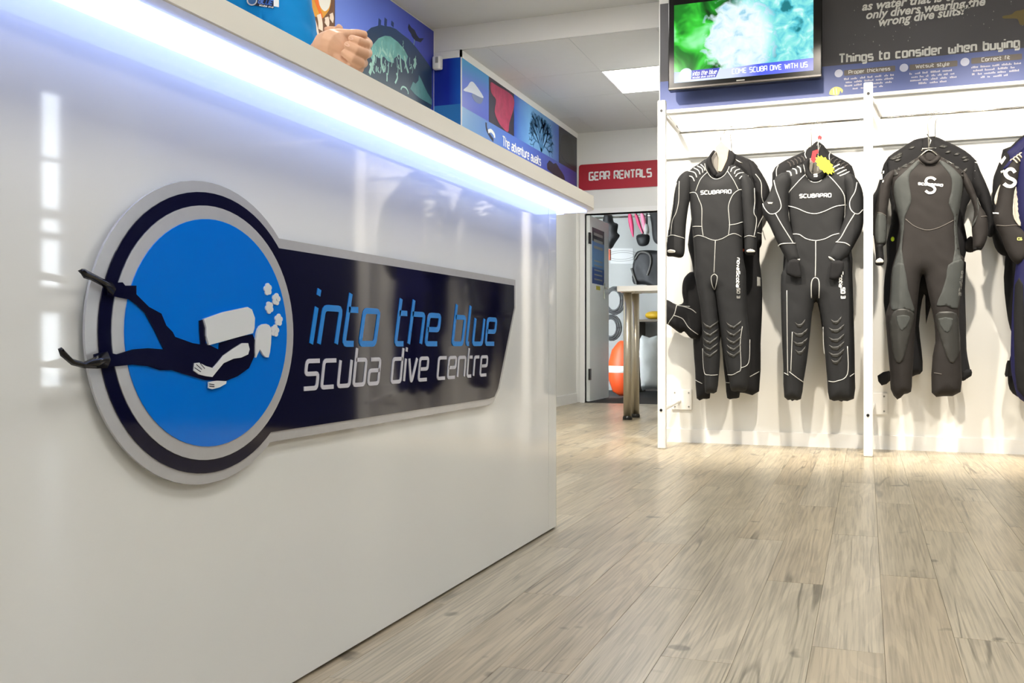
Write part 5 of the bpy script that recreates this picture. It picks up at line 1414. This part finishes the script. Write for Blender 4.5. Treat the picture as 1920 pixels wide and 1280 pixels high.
# ---- suit D: navy and black, cut by the picture edge
def suit_D():
    Yp = Y1
    t = empty('wetsuit', (at_Y(1958, 260, Y1).x, Y1, .3)); tag(t, 'navy and black wetsuit with white letter on the sleeve and ribbed shoulders', 'wetsuit')
    qd_ = lambda p: pY(p, Yp, ID)
    b = Soft(smooth_poly(qd_([(1945, 264), (1925, 275), (1906, 292), (1902, 330), (1905, 400), (1912, 440), (1902, 520), (1897, 600), (1895, 680), (1901, 720), (1912, 748), (1942, 750), (1947, 640), (1958, 560), (1969, 640), (1976, 748), (2006, 748), (2018, 600), (2012, 520), (2003, 440), (2010, 400), (2013, 330), (2009, 292), (1990, 275), (1972, 264), (1958, 282)]), k=3), Yp, .055, .085, seed=61)
    bo = b.build('body', NAVYN, t)
    b.patch('leg_panel', smooth_poly(qd_([(1902, 535), (1916, 535), (1918, 640), (1930, 740), (1906, 730), (1900, 650)]), k=2), NEOK, bo)
    for side, pts in ((-1, [(1915, 288), (1893, 303), (1880, 322), (1874, 350), (1868, 385), (1862, 405), (1866, 425), (1876, 445), (1884, 468), (1897, 490), (1913, 496), (1928, 478), (1924, 440), (1910, 425), (1903, 400), (1903, 360), (1912, 325)]),
                      (1, [(2000, 288), (2024, 303), (2037, 322), (2043, 350), (2049, 385), (2055, 405), (2050, 425), (2040, 460), (2020, 490), (2004, 494), (1996, 470), (2006, 430), (2013, 400), (2014, 360), (2005, 325)])):
        sl = Soft(smooth_poly(qd_(pts), k=3), Yp - .016, .036, .042, seed=63 + side); so = sl.build('sleeve', NEOC, t)
        if side < 0:
            z5 = lambda p: pY(p, Yp - .016, lambda x, y: (1780 + x * .21875, 200 + y * .21875))
            sl.patch('shoulder_panel', smooth_poly(z5([(640, 335), (560, 400), (500, 480), (455, 540), (500, 520), (560, 430), (640, 370)]), k=2), NAVYN, so, .002, .008)
            sl.patch('side_panel', smooth_poly(z5([(436, 670), (420, 740), (400, 845), (385, 800), (405, 730)]), k=2), mat('pale_grey_neoprene', (178, 172, 160), .7), so, .002, .007)
            sl.patch('side_panel', smooth_poly(z5([(568, 690), (600, 800), (620, 1020), (570, 1000), (538, 930), (545, 800)]), k=2), mat('pale_grey_neoprene', (178, 172, 160), .7), so, .003, .007)
            for i in range(6):
                x = 520 + i * 25; y = 470 - i * 18
                sl.seam(z5([(x, y), (x + 20, y - 15), (x + 55, y + 25)]), mat('rib_beige', (190, 180, 160), .6), so, .0042, 'shoulder_rib')
            P = z5([(555, 575), (530, 548), (495, 550), (475, 580), (495, 615), (545, 640), (558, 660), (530, 690), (490, 690), (462, 668)])
            ribbon(lg := MB(), smooth_poly(P, False, 4), .018, sl.fr(), .0028, .004); lg.build('letter_logo', PRINTW, so)['kind'] = 'stuff'
            sl.patch('white_mark', z5([(372, 908), (415, 918), (416, 930), (374, 920)]), PRINTW, so, .004, .006)
            sl.patch('white_mark', z5([(440, 555), (468, 545), (462, 568), (444, 572)]), PRINTW, so, .004, .006)
            sl.seam(z5([(400, 1020), (470, 1030), (560, 1022), (620, 1025)]), SEAMK, so)
            P = z5([(575, 1150), (612, 1150)]); sl.print_('G', P[0], P[1], .012, .004, mat('lime_print', (214, 214, 120), .5), so)
    hanger(t, at_Y(1958, 250, YR).x, at_Y(1958, 280, Y1).z, Yp + .01)
    Yq = Y2 + .025
    t = empty('wetsuit', (at_Y(1958, 260, Y2).x, Y2, .3)); tag(t, 'blue-shouldered black wetsuit hung behind the navy one with white letter', 'wetsuit')
    q = lambda p: pY(p, Yq, ID)
    b = Soft(smooth_poly(q([(1945, 240), (1920, 253), (1895, 275), (1877, 295), (1890, 420), (1882, 520), (1890, 600), (1900, 640), (1890, 690), (1893, 730), (1915, 748), (1945, 760), (1950, 640), (1958, 560), (1966, 640), (1972, 760), (2010, 740), (2020, 600), (2028, 420), (2035, 300), (2010, 265), (1985, 245), (1960, 236)]), k=3), Yq, .042, .07, seed=71); bo = b.build('body', NEOK, t)
    b.patch('shoulder_panel', smooth_poly(q([(1960, 240), (1922, 256), (1897, 278), (1882, 296), (1886, 330), (1900, 320), (1935, 290), (1960, 285)]), k=2), NAVYN, bo, .002)
    for pts in ([(1890, 283), (1876, 300), (1868, 318), (1861, 340), (1860, 380), (1858, 430), (1865, 465), (1880, 480), (1892, 470), (1896, 400), (1900, 330)], [(2020, 285), (2045, 310), (2056, 360), (2052, 460), (2030, 470), (2022, 400), (2015, 330)]):
        sl = Soft(smooth_poly(q(pts), k=3), Yq - .018, .034, .04, seed=73); so = sl.build('sleeve', NEOK, t)
        if pts[0][0] < 1950: sl.patch('white_mark', q([(1873, 305), (1882, 295), (1884, 300), (1876, 312)]), PRINTW, so, .003, .006)
    MB().prism(smooth_poly(q([(1888, 676), (1898, 680), (1902, 700), (1884, 706), (1884, 694)]), k=2), frY(Yq - .02), 0, .03).build('ankle_strap', NEOK, t)
    hanger(t, at_Y(1962, 250, YR).x + .06, at_Y(1958, 245, Y2).z, Yq)
suit_D()

# ================================================================== BACK ROOM GEAR
def soft_gear(name, pts, Y, T, m, parent, zx=Z1b, R=.06, seed=1):
    return Soft(smooth_poly(pY(pts, Y, zx), k=3), Y, T, R, .025, .008, seed).build(name, m, parent)
g = empty('dive_vest', (-2.75, Yb, 1.6)); tag(g, 'black buoyancy vest hanging behind the open back door', 'dive vest')
soft_gear('vest_body', [(165, 60), (205, 70), (215, 110), (240, 125), (235, 170), (250, 190), (225, 230), (200, 265), (170, 240), (150, 150)], Yb, .10, GEARK, g)
MB().tube([(at_Y(1140, 405, Yb).x, Yb, at_Y(1140, 405, Yb).z), (at_Y(1140, 405, Yb).x, Yb + .105, 2.195)], .010, 8).build('hook', WIRE, g)
g = empty('dive_vest', (-2.2, Yb, 1.2)); tag(g, 'black buoyancy vest with hoses above the white high table', 'dive vest')
soft_gear('vest_body', [(350, 280), (410, 272), (468, 275), (520, 280), (520, 460), (468, 500), (400, 470), (330, 465), (322, 400), (330, 330)], Yb, .12, GEARK, g, seed=3)
for pts in ([(350, 330), (380, 290), (430, 300), (440, 350), (420, 420)], [(330, 380), (350, 440), (360, 470)]):
    MB().tube([(a, Yb - .13, c) for a, c in smooth_poly(pY(pts, Yb, Z1b), False, 4)], .014, 8).build('hose', mat('hose_grey', (70, 68, 64), .5), g, True)
MB().tube([(-2.15, Yb, 1.75), (-2.15, Yb + .105, 2.195)], .010, 8).build('hook', WIRE, g)
# pink fins
for fi, (pts, lab, m_) in enumerate((([(300, 60), (318, 70), (330, 130), (328, 200), (308, 150), (298, 100)], 'narrow magenta swim fin hanging at the end of its row', PINK), ([(335, 62), (355, 75), (372, 130), (382, 180), (362, 150), (345, 110)], 'magenta swim fin hanging between its neighbours', PINK),
                 ([(368, 62), (388, 66), (404, 120), (402, 150), (388, 172), (376, 120)], 'pale pink swim fin hanging in the doorway', mat('pale_pink_fin', (226, 130, 160), .4)), ([(395, 120), (412, 125), (418, 170), (404, 182), (388, 174)], 'small white swim fin tip hanging under the pink fin', mat('white_fin', (200, 200, 196), .4)))):
    Yf = Yb - .25 - .07 * fi
    P = pY(pts, Yf, Z1b); g = empty('swim_fin', (P[0][0], Yf, P[0][1])); tag(g, lab, 'swim fin', 'swim fins hanging in the back room')
    Soft(smooth_poly(P, k=3), Yf, .02, .03, .02, 0).build('blade', m_, g)
    MB().tube([(P[0][0] + .02, Yf, P[0][1] - .02), (P[0][0] + .02, Yf, 2.5)], .010, 8).build('strap', GEARK, g)
g = empty('dive_bag', (-2.3, Yb - .2, 1.9)); tag(g, 'round black gear bag hanging under the swim fins', 'bag')
soft_gear('bag_body', [(345, 190), (390, 180), (420, 190), (415, 235), (385, 250), (355, 240)], Yb - .02, .06, GEARK, g, seed=5)
MB().tube([(at_Y(1205, 442, Yb - .2).x, Yb - .2, at_Y(1205, 442, Yb).z), (at_Y(1205, 442, Yb).x, Yb + .105, 2.195)], .010, 8).build('strap', GEARK, g)
g = empty('dive_vest', (-1.8, Yb, 1.9)); tag(g, 'black vest hanging high at the hinge-free side of the doorway', 'dive vest')
soft_gear('vest_body', [(420, 40), (470, 40), (540, 60), (540, 250), (470, 240), (440, 210), (430, 120)], Yb - .05, .09, GEARK, g, seed=6)
g = MB(); P = pY([(195, 260), (325, 262), (325, 350), (195, 348)], 12.48, Z1b)
o = MB().prism(P, frY(12.5), .001, .012).build('notice_board', mat('board_white', (214, 214, 212), .5), None); tag(o, 'white notice sheet on the back room wall', 'notice')
so_ = MB()
for k in range(2):
    c = ((P[0][0] + P[1][0]) / 2, (P[0][1] + P[2][1]) / 2)
    e_ = ellipse(c[0], c[1], .22 - .05 * k, .07 - .025 * k, 30); ribbon(so_, e_ + [e_[0]], .006, frY(12.5), .012, .013)
so_.build('oval_print', PRINTG, o)['kind'] = 'stuff'
by = at_Y(1160, 685, 11.3)
g = empty('marker_buoy', (by.x, 11.3, 0)); tag(g, 'orange inflatable marker buoy with a white band on the floor', 'buoy')
hb = .62; ww = .17
MB().lathe((by.x + .05, 11.3, 0), [(.04, .002), (.12, .05), (ww, .2), (ww + .005, .30), (ww, .40), (.13, .55), (.06, .64), (.03, .66)], 24).build('body', ORANGE, g, True)
MB().lathe((by.x + .05, 11.3, 0), [(ww + .006, .28), (ww + .009, .32), (ww + .006, .36)], 24).build('band', LINING, g, True)
shf = empty('gear_shelf', (-2.0, 12.2, 0)); tag(shf, 'low back room shelf carrying yellow gear beyond the table', 'shelf')
box('board', -2.75, -1.1, 12.0, 12.45, .90, .93, mat('shelf_wood', (90, 78, 60), .6), shf); box('upright', -2.75, -2.72, 12.0, 12.45, .0, .90, mat('shelf_wood', (90, 78, 60), .6), shf); box('upright', -1.13, -1.1, 12.0, 12.45, 0, .9, mat('shelf_wood', (90, 78, 60), .6), shf)
for i, (x, m_, n_) in enumerate(((-2.55, mat('gear_yellow', (200, 160, 30), .5), 'yellow'), (-2.1, mat('gear_amber', (206, 130, 24), .5), 'amber'), (-1.75, mat('gear_yellow', (200, 160, 30), .5), 'second yellow'))):
    g = MB().ellipsoid((x, 12.2, .985), (.12, .1, .055)).build('dive_mask_case', m_, None, True); tag(g, n_ + ' gear case resting on the back room shelf', 'case', 'gear cases on the shelf')
g = empty('wash_tub', (-1.9, 11.3, 0)); tag(g, 'pale grey draped tub on the back room floor by the table legs', 'tub')
q0 = at_Y(1200, 636, 11.3); q1 = at_Y(1250, 720, 11.3)
Soft(smooth_poly(pY([(365, 780), (420, 772), (520, 775), (525, 1050), (440, 1062), (400, 1066), (372, 1050)], 11.3, Z1b), k=3), 11.3, .15, .1, .03, .02, 4).build('drape', mat('pale_drape', (190, 194, 192), .7, var=.15), g)
g = MB().prism(pY([(188, 270), (200, 270), (200, 330), (188, 330)], 11.9, Z1b), frY(11.9), 0, .06).build('hanging_strap', ORANGE, None); tag(g, 'orange strap hanging behind the back door edge', 'strap')
for lab, cx_, cy_, r_ in (('coiled grey hose hanging low beside the door', 222, 560, .13), ('coiled dark hose hanging near the floor beside the door', 205, 715, .12)):
    c = pY([(cx_, cy_)], 11.8, Z1b)[0]
    m_ = MB()
    for k in range(3):
        m_.tube([(c[0] + (r_ - .02 * k) * math.cos(a * .35), 11.8 - .03 * k, c[1] + (r_ * 1.3 - .02 * k) * math.sin(a * .35)) for a in range(19)], .012, 8)
    tag(m_.build('coiled_hose', mat('hose_dark', (58, 58, 58), .5), None, True), lab, 'hose', 'coiled hoses')

# ================================================================== PERSON BEHIND THE COUNTER
def remeshed(name, mb, m, parent, voxel, smooth_it=4, factor=.5):
    """union of overlapping closed shapes into one continuous skin"""
    o = mb.build('tmp_body', m)
    r = o.modifiers.new('r', 'REMESH'); r.mode = 'VOXEL'; r.voxel_size = voxel; r.use_smooth_shade = True
    s = o.modifiers.new('s', 'SMOOTH'); s.iterations = smooth_it; s.factor = factor
    bpy.context.view_layer.update()
    dg = bpy.context.evaluated_depsgraph_get()
    me = bpy.data.meshes.new_from_object(o.evaluated_get(dg))
    bpy.data.objects.remove(o)
    me.name = name
    me.materials.clear(); me.materials.append(m)
    me.polygons.foreach_set('use_smooth', [True] * len(me.polygons))
    ob = bpy.data.objects.new(name, me); link(ob)
    if parent is not None:
        ob.parent = parent; ob.matrix_parent_inverse = Matrix.Translation(-world_loc(parent))
    return ob
def hp(x, y, dt=0.0): return at_t(400 + x / 6, y / 6, 1.84 + dt)
def loft(mb, rings, n=28):
    """rings of (centre, axis a, axis b)"""
    k = len(mb.v)
    for c, a, b in rings:
        for j in range(n):
            q = 2 * math.pi * j / n; ca, sa = math.cos(q), math.sin(q)
            ca = math.copysign(abs(ca) ** .85, ca); sa = math.copysign(abs(sa) ** .85, sa)
            mb.v.append(Vector(c) + Vector(a) * ca + Vector(b) * sa)
    for i in range(len(rings) - 1):
        for j in range(n):
            mb.f.append((k + i * n + j, k + i * n + (j + 1) % n, k + (i + 1) * n + (j + 1) % n, k + (i + 1) * n + j))
    mb.f.append(tuple(k + j for j in reversed(range(n)))); e = k + (len(rings) - 1) * n; mb.f.append(tuple(e + j for j in range(n)))

FWD = Vector((.55, -.835, 0)).normalized()
LFT = Vector((.835, .55, 0)).normalized()
UPV = Vector((0, 0, 1))
TC = Vector((-1.55, 1.93, 0))                       # torso centre on the plan
SHL = at_t(530, -40, 2.36); SHR = TC - LFT * .20 + UPV * 1.50
ELL = at_t(566, 178, 2.15); ELR = Vector((-1.225, 1.60, 1.198))
WRL = hp(1225, 575, .045)
WRR = hp(1320, 735, .09)

sk = MB()
# left forearm and back of the left hand
sk.capsule([SHL, (SHL + ELL) / 2, ELL], [.052, .047, .04])
sk.capsule([ELL, ELL.lerp(WRL, .4), ELL.lerp(WRL, .8), WRL], [.038, .037, .029, .024])
sk.capsule([WRL, hp(1275, 515, .016), hp(1345, 500, -.002), hp(1400, 520, -.012), hp(1450, 560, -.012)], [.024, .0265, .028, .0265, .02])
sk.capsule([hp(1240, 470, .014), hp(1330, 410, 0), hp(1420, 390, -.004)], [.015, .0135, .011])            # thumb base ridge
sk.capsule([hp(1400, 400, -.004), hp(1500, 400, -.010), hp(1560, 395, -.010)], [.0125, .0115, .010])
sk.capsule([hp(1540, 385, -.006), hp(1620, 385, -.012), hp(1690, 392, -.010)], [.0088, .0088, .0078])      # thumb on top
sk.capsule([hp(1400, 640, -.018), hp(1440, 690, -.022), hp(1540, 760, -.024)], [.010, .009, .008])         # little finger below
# right forearm behind and the wrist bump
sk.capsule([SHR, (SHR + ELR) / 2, ELR], [.052, .047, .04])
sk.capsule([ELR, ELR.lerp(WRR, .45), ELR.lerp(WRR, .85), WRR], [.041, .042, .033, .026])
sk.capsule([hp(1400, 480, .04), hp(1320, 320, .045), hp(1400, 335, .04)], [.018, .0135, .011])
sk.capsule([WRR, hp(1450, 560, .05), hp(1600, 540, .03), hp(1650, 570, .02)], [.026, .026, .025, .020])
# right hand fingers wrapped round the left hand
for pts, rr in (([(1640, 470, .03), (1715, 465, .012), (1742, 495, -.008), (1715, 505, -.030), (1640, 470, -.040), (1560, 440, -.036)], [.0095, .0092, .0092, .0094, .0088, .0076]),
                ([(1640, 570, .03), (1705, 570, .010), (1735, 600, -.012), (1705, 610, -.036), (1620, 570, -.047), (1515, 515, -.043)], [.0100, .0096, .0096, .0098, .0092, .0080]),
                ([(1610, 660, .03), (1660, 680, .008), (1685, 712, -.014), (1655, 718, -.036), (1570, 665, -.046), (1485, 605, -.042)], [.0100, .0096, .0096, .0098, .0094, .0082]),
                ([(1580, 740, .03), (1620, 760, .006), (1640, 775, -.012), (1600, 780, -.03), (1540, 745, -.036)], [.0095, .0095, .0095, .009, .008])):
    sk.capsule([hp(*p) for p in pts], rr, 14)
# neck and head
HC = TC + FWD * .07 + UPV * 1.80
sk.capsule([TC + UPV * 1.50 + FWD * .02, TC + UPV * 1.60 + FWD * .045, HC - UPV * .08], [.062, .058, .056])
sk.ellipsoid(HC + UPV * .025, (.078, .082, .102), 20, 14)
sk.ellipsoid(HC + FWD * .028 - UPV * .055, (.056, .058, .062), 18, 12)
sk.capsule([HC + FWD * .088 + UPV * .02, HC + FWD * .108 - UPV * .022], [.010, .016])
for s_ in (-1, 1):
    sk.ellipsoid(HC + LFT * .082 * s_ - UPV * .005, (.014, .014, .032), 10, 8)
    sk.capsule([HC + FWD * .083 + LFT * .014 * s_ + UPV * .04, HC + FWD * .078 + LFT * .05 * s_ + UPV * .038], [.009, .008], 8)
sk.capsule([HC + FWD * .082 + LFT * -.022 - UPV * .062, HC + FWD * .088 - UPV * .060, HC + FWD * .082 + LFT * .022 - UPV * .062], [.006, .009, .006], 8)
pe = empty('person', (TC.x, TC.y, 0)); tag(pe, 'person in a blue shirt leaning on the counter with clasped hands', 'person')
bodyo = remeshed('body', sk, SKIN, pe, .0018, 2, .5)
bvh = BVHTree.FromPolygons([v.co.copy() for v in bodyo.data.vertices], [tuple(p.vertices) for p in bodyo.data.polygons])
# finger nails laid on the finger tips
def decal(bv, pts, m, name, parent, lift=.0006):
    vs = []
    for (px, py) in pts:
        d = ray(px, py).normalized(); h = bv.ray_cast(Vector((0, 0, EYE)), d)
        vs.append((h[0] if h[0] is not None else at_t(px, py, 1.8)) - d * lift)
    n = len(vs); c = sum(vs, Vector()) / n
    return mesh(name, vs + [c], [(n, i, (i + 1) % n) for i in range(n)], m, parent, True)
for cx, cy, w_, h_, rot in ((1548, 432, 30, 17, .35), (1506, 505, 32, 19, .5)):
    ring = []
    for i in range(12):
        a = 2 * math.pi * i / 12; u, v = w_ * math.cos(a), h_ * math.sin(a)
        ring.append((400 + (cx + u * math.cos(rot) - v * math.sin(rot)) / 6, (cy + u * math.sin(rot) + v * math.cos(rot)) / 6))
    decal(bvh, ring, NAIL, 'fingernail', pe)
for s_ in (-1, 1):
    MB().ellipsoid(HC + FWD * .079 + LFT * .032 * s_ + UPV * .018, (.012, .012, .008), 12, 8).build('eye', mat('eye_white', (240, 238, 232), .2), pe, True)
hair = MB(); hair.ellipsoid(HC + UPV * .05 - FWD * .015, (.086, .09, .092), 20, 14)
hair.build('hair', mat('brown_hair', (70, 48, 34), .7, var=.3, vscale=60), pe, True)
# shirt
sh = MB()
lean = lambda z: FWD * ((z - 1.0) * .10)
rings = []
for z, a, b in ((.92, .185, .125), (1.05, .18, .12), (1.18, .185, .122), (1.30, .198, .128), (1.40, .205, .128), (1.48, .195, .115), (1.54, .13, .085), (1.57, .075, .07)):
    rings.append((TC + lean(z) + UPV * z, LFT * a, -FWD * b))
loft(sh, rings)
for s0, e0 in ((SHL, ELL), (SHR, ELR)):
    e1 = s0.lerp(e0, .90)
    sh.capsule([s0 - (LFT if s0 is SHL else -LFT) * .05 + UPV * .012, s0 + UPV * .0, s0.lerp(e0, .45), e1], [.068, .064, .058, .050], 18)
shirt = remeshed('shirt', sh, SHIRT, pe, .007, 6, .5)
for v in shirt.data.vertices:                       # soft creases
    p = v.co
    v.co += v.normal * (.006 * noise.noise((p.x * 14, p.y * 14, p.z * 9)) + .004 * noise.noise((p.x * 34 + p.z * 20, p.y * 30, p.z * 18)))
shirt.data.update()
sb = BVHTree.FromPolygons([v.co.copy() for v in shirt.data.vertices], [tuple(p.vertices) for p in shirt.data.polygons])
def shirt_frame(px0, py0):
    def f(u, v, h=0.0):
        px, py = px0 + u, py0 - v
        d = ray(px, py).normalized(); r = sb.ray_cast(Vector((0, 0, EYE)), d)
        q = r[0] if r[0] is not None else at_t(px, py, 2.3)
        return q - d * (.002 + h)
    return f
sf = shirt_frame(464, 10)
def sgrid(name, u0, u1, v0, v1, m, lift, shear=0.0, nu=8, nv=4):
    vs = []; fs = []
    for j in range(nv + 1):
        for i in range(nu + 1):
            u = u0 + (u1 - u0) * i / nu; v = v0 + (v1 - v0) * j / nv
            vs.append(sf(u, v + shear * (u - u0), lift))
    for j in range(nv):
        for i in range(nu):
            a = j * (nu + 1) + i; fs.append((a, a + 1, a + nu + 2, a + nu + 1))
    return mesh(name, vs, fs, m, shirt)
sgrid('badge_bar', 8, 49, 0, 34, mat('badge_navy', (20, 22, 48), .6), 0, -.15)
sgrid('badge_corner', 49, 59, -2, 30, mat('badge_white', (220, 224, 226), .6), 0, -.2, 2)
def disc(u, v, r, m, name, lift):
    vs = [sf(u + r * math.cos(a), v + r * math.sin(a), lift) for a in [2 * math.pi * i / 20 for i in range(20)]]
    mesh(name, vs + [sf(u, v, lift)], [(20, i, (i + 1) % 20) for i in range(20)], m, shirt)
disc(8.5, 9, 10, mat('badge_white', (220, 224, 226), .6), 'badge_ring', .001)
disc(8.5, 9, 7.5, mat('badge_blue', (60, 110, 170), .6), 'badge_disc', .002)
o = strokes('BLUE', sf, (20, 4), (46, 0), 8.5, 1.8, .001, .0016, shear=.2, gap=.3).build('lettering', mat('badge_text_blue', (60, 110, 200), .5), shirt); o['kind'] = 'stuff'
o = strokes('scuba dive', sf, (22, -1.2), (48, -5.5), 3, .7, .001, .0016, shear=.2, gap=.3).build('lettering', PRINTW, shirt); o['kind'] = 'stuff'
# trousers and shoes (behind the counter)
tr = MB()
HIP = TC + UPV * .92 + lean(.92)
for s_ in (-1, 1):
    h = HIP + LFT * .09 * s_; kn = TC + LFT * .10 * s_ + FWD * .02 + UPV * .50; an = TC + LFT * .11 * s_ - FWD * .02 + UPV * .07
    tr.capsule([h, h.lerp(kn, .5), kn, kn.lerp(an, .5), an], [.10, .088, .068, .062, .052], 16)
    MB().capsule([an - FWD * .03 - UPV * .035, an + FWD * .08 - UPV * .035, an + FWD * .15 - UPV * .042], [.035, .035, .028], 14).build('shoe', BLACKP, pe, True)
tr.capsule([HIP - LFT * .07, HIP + LFT * .07], [.115, .115], 16)
remeshed('trousers', tr, mat('dark_trousers', (40, 42, 52), .8), pe, .012, 4)
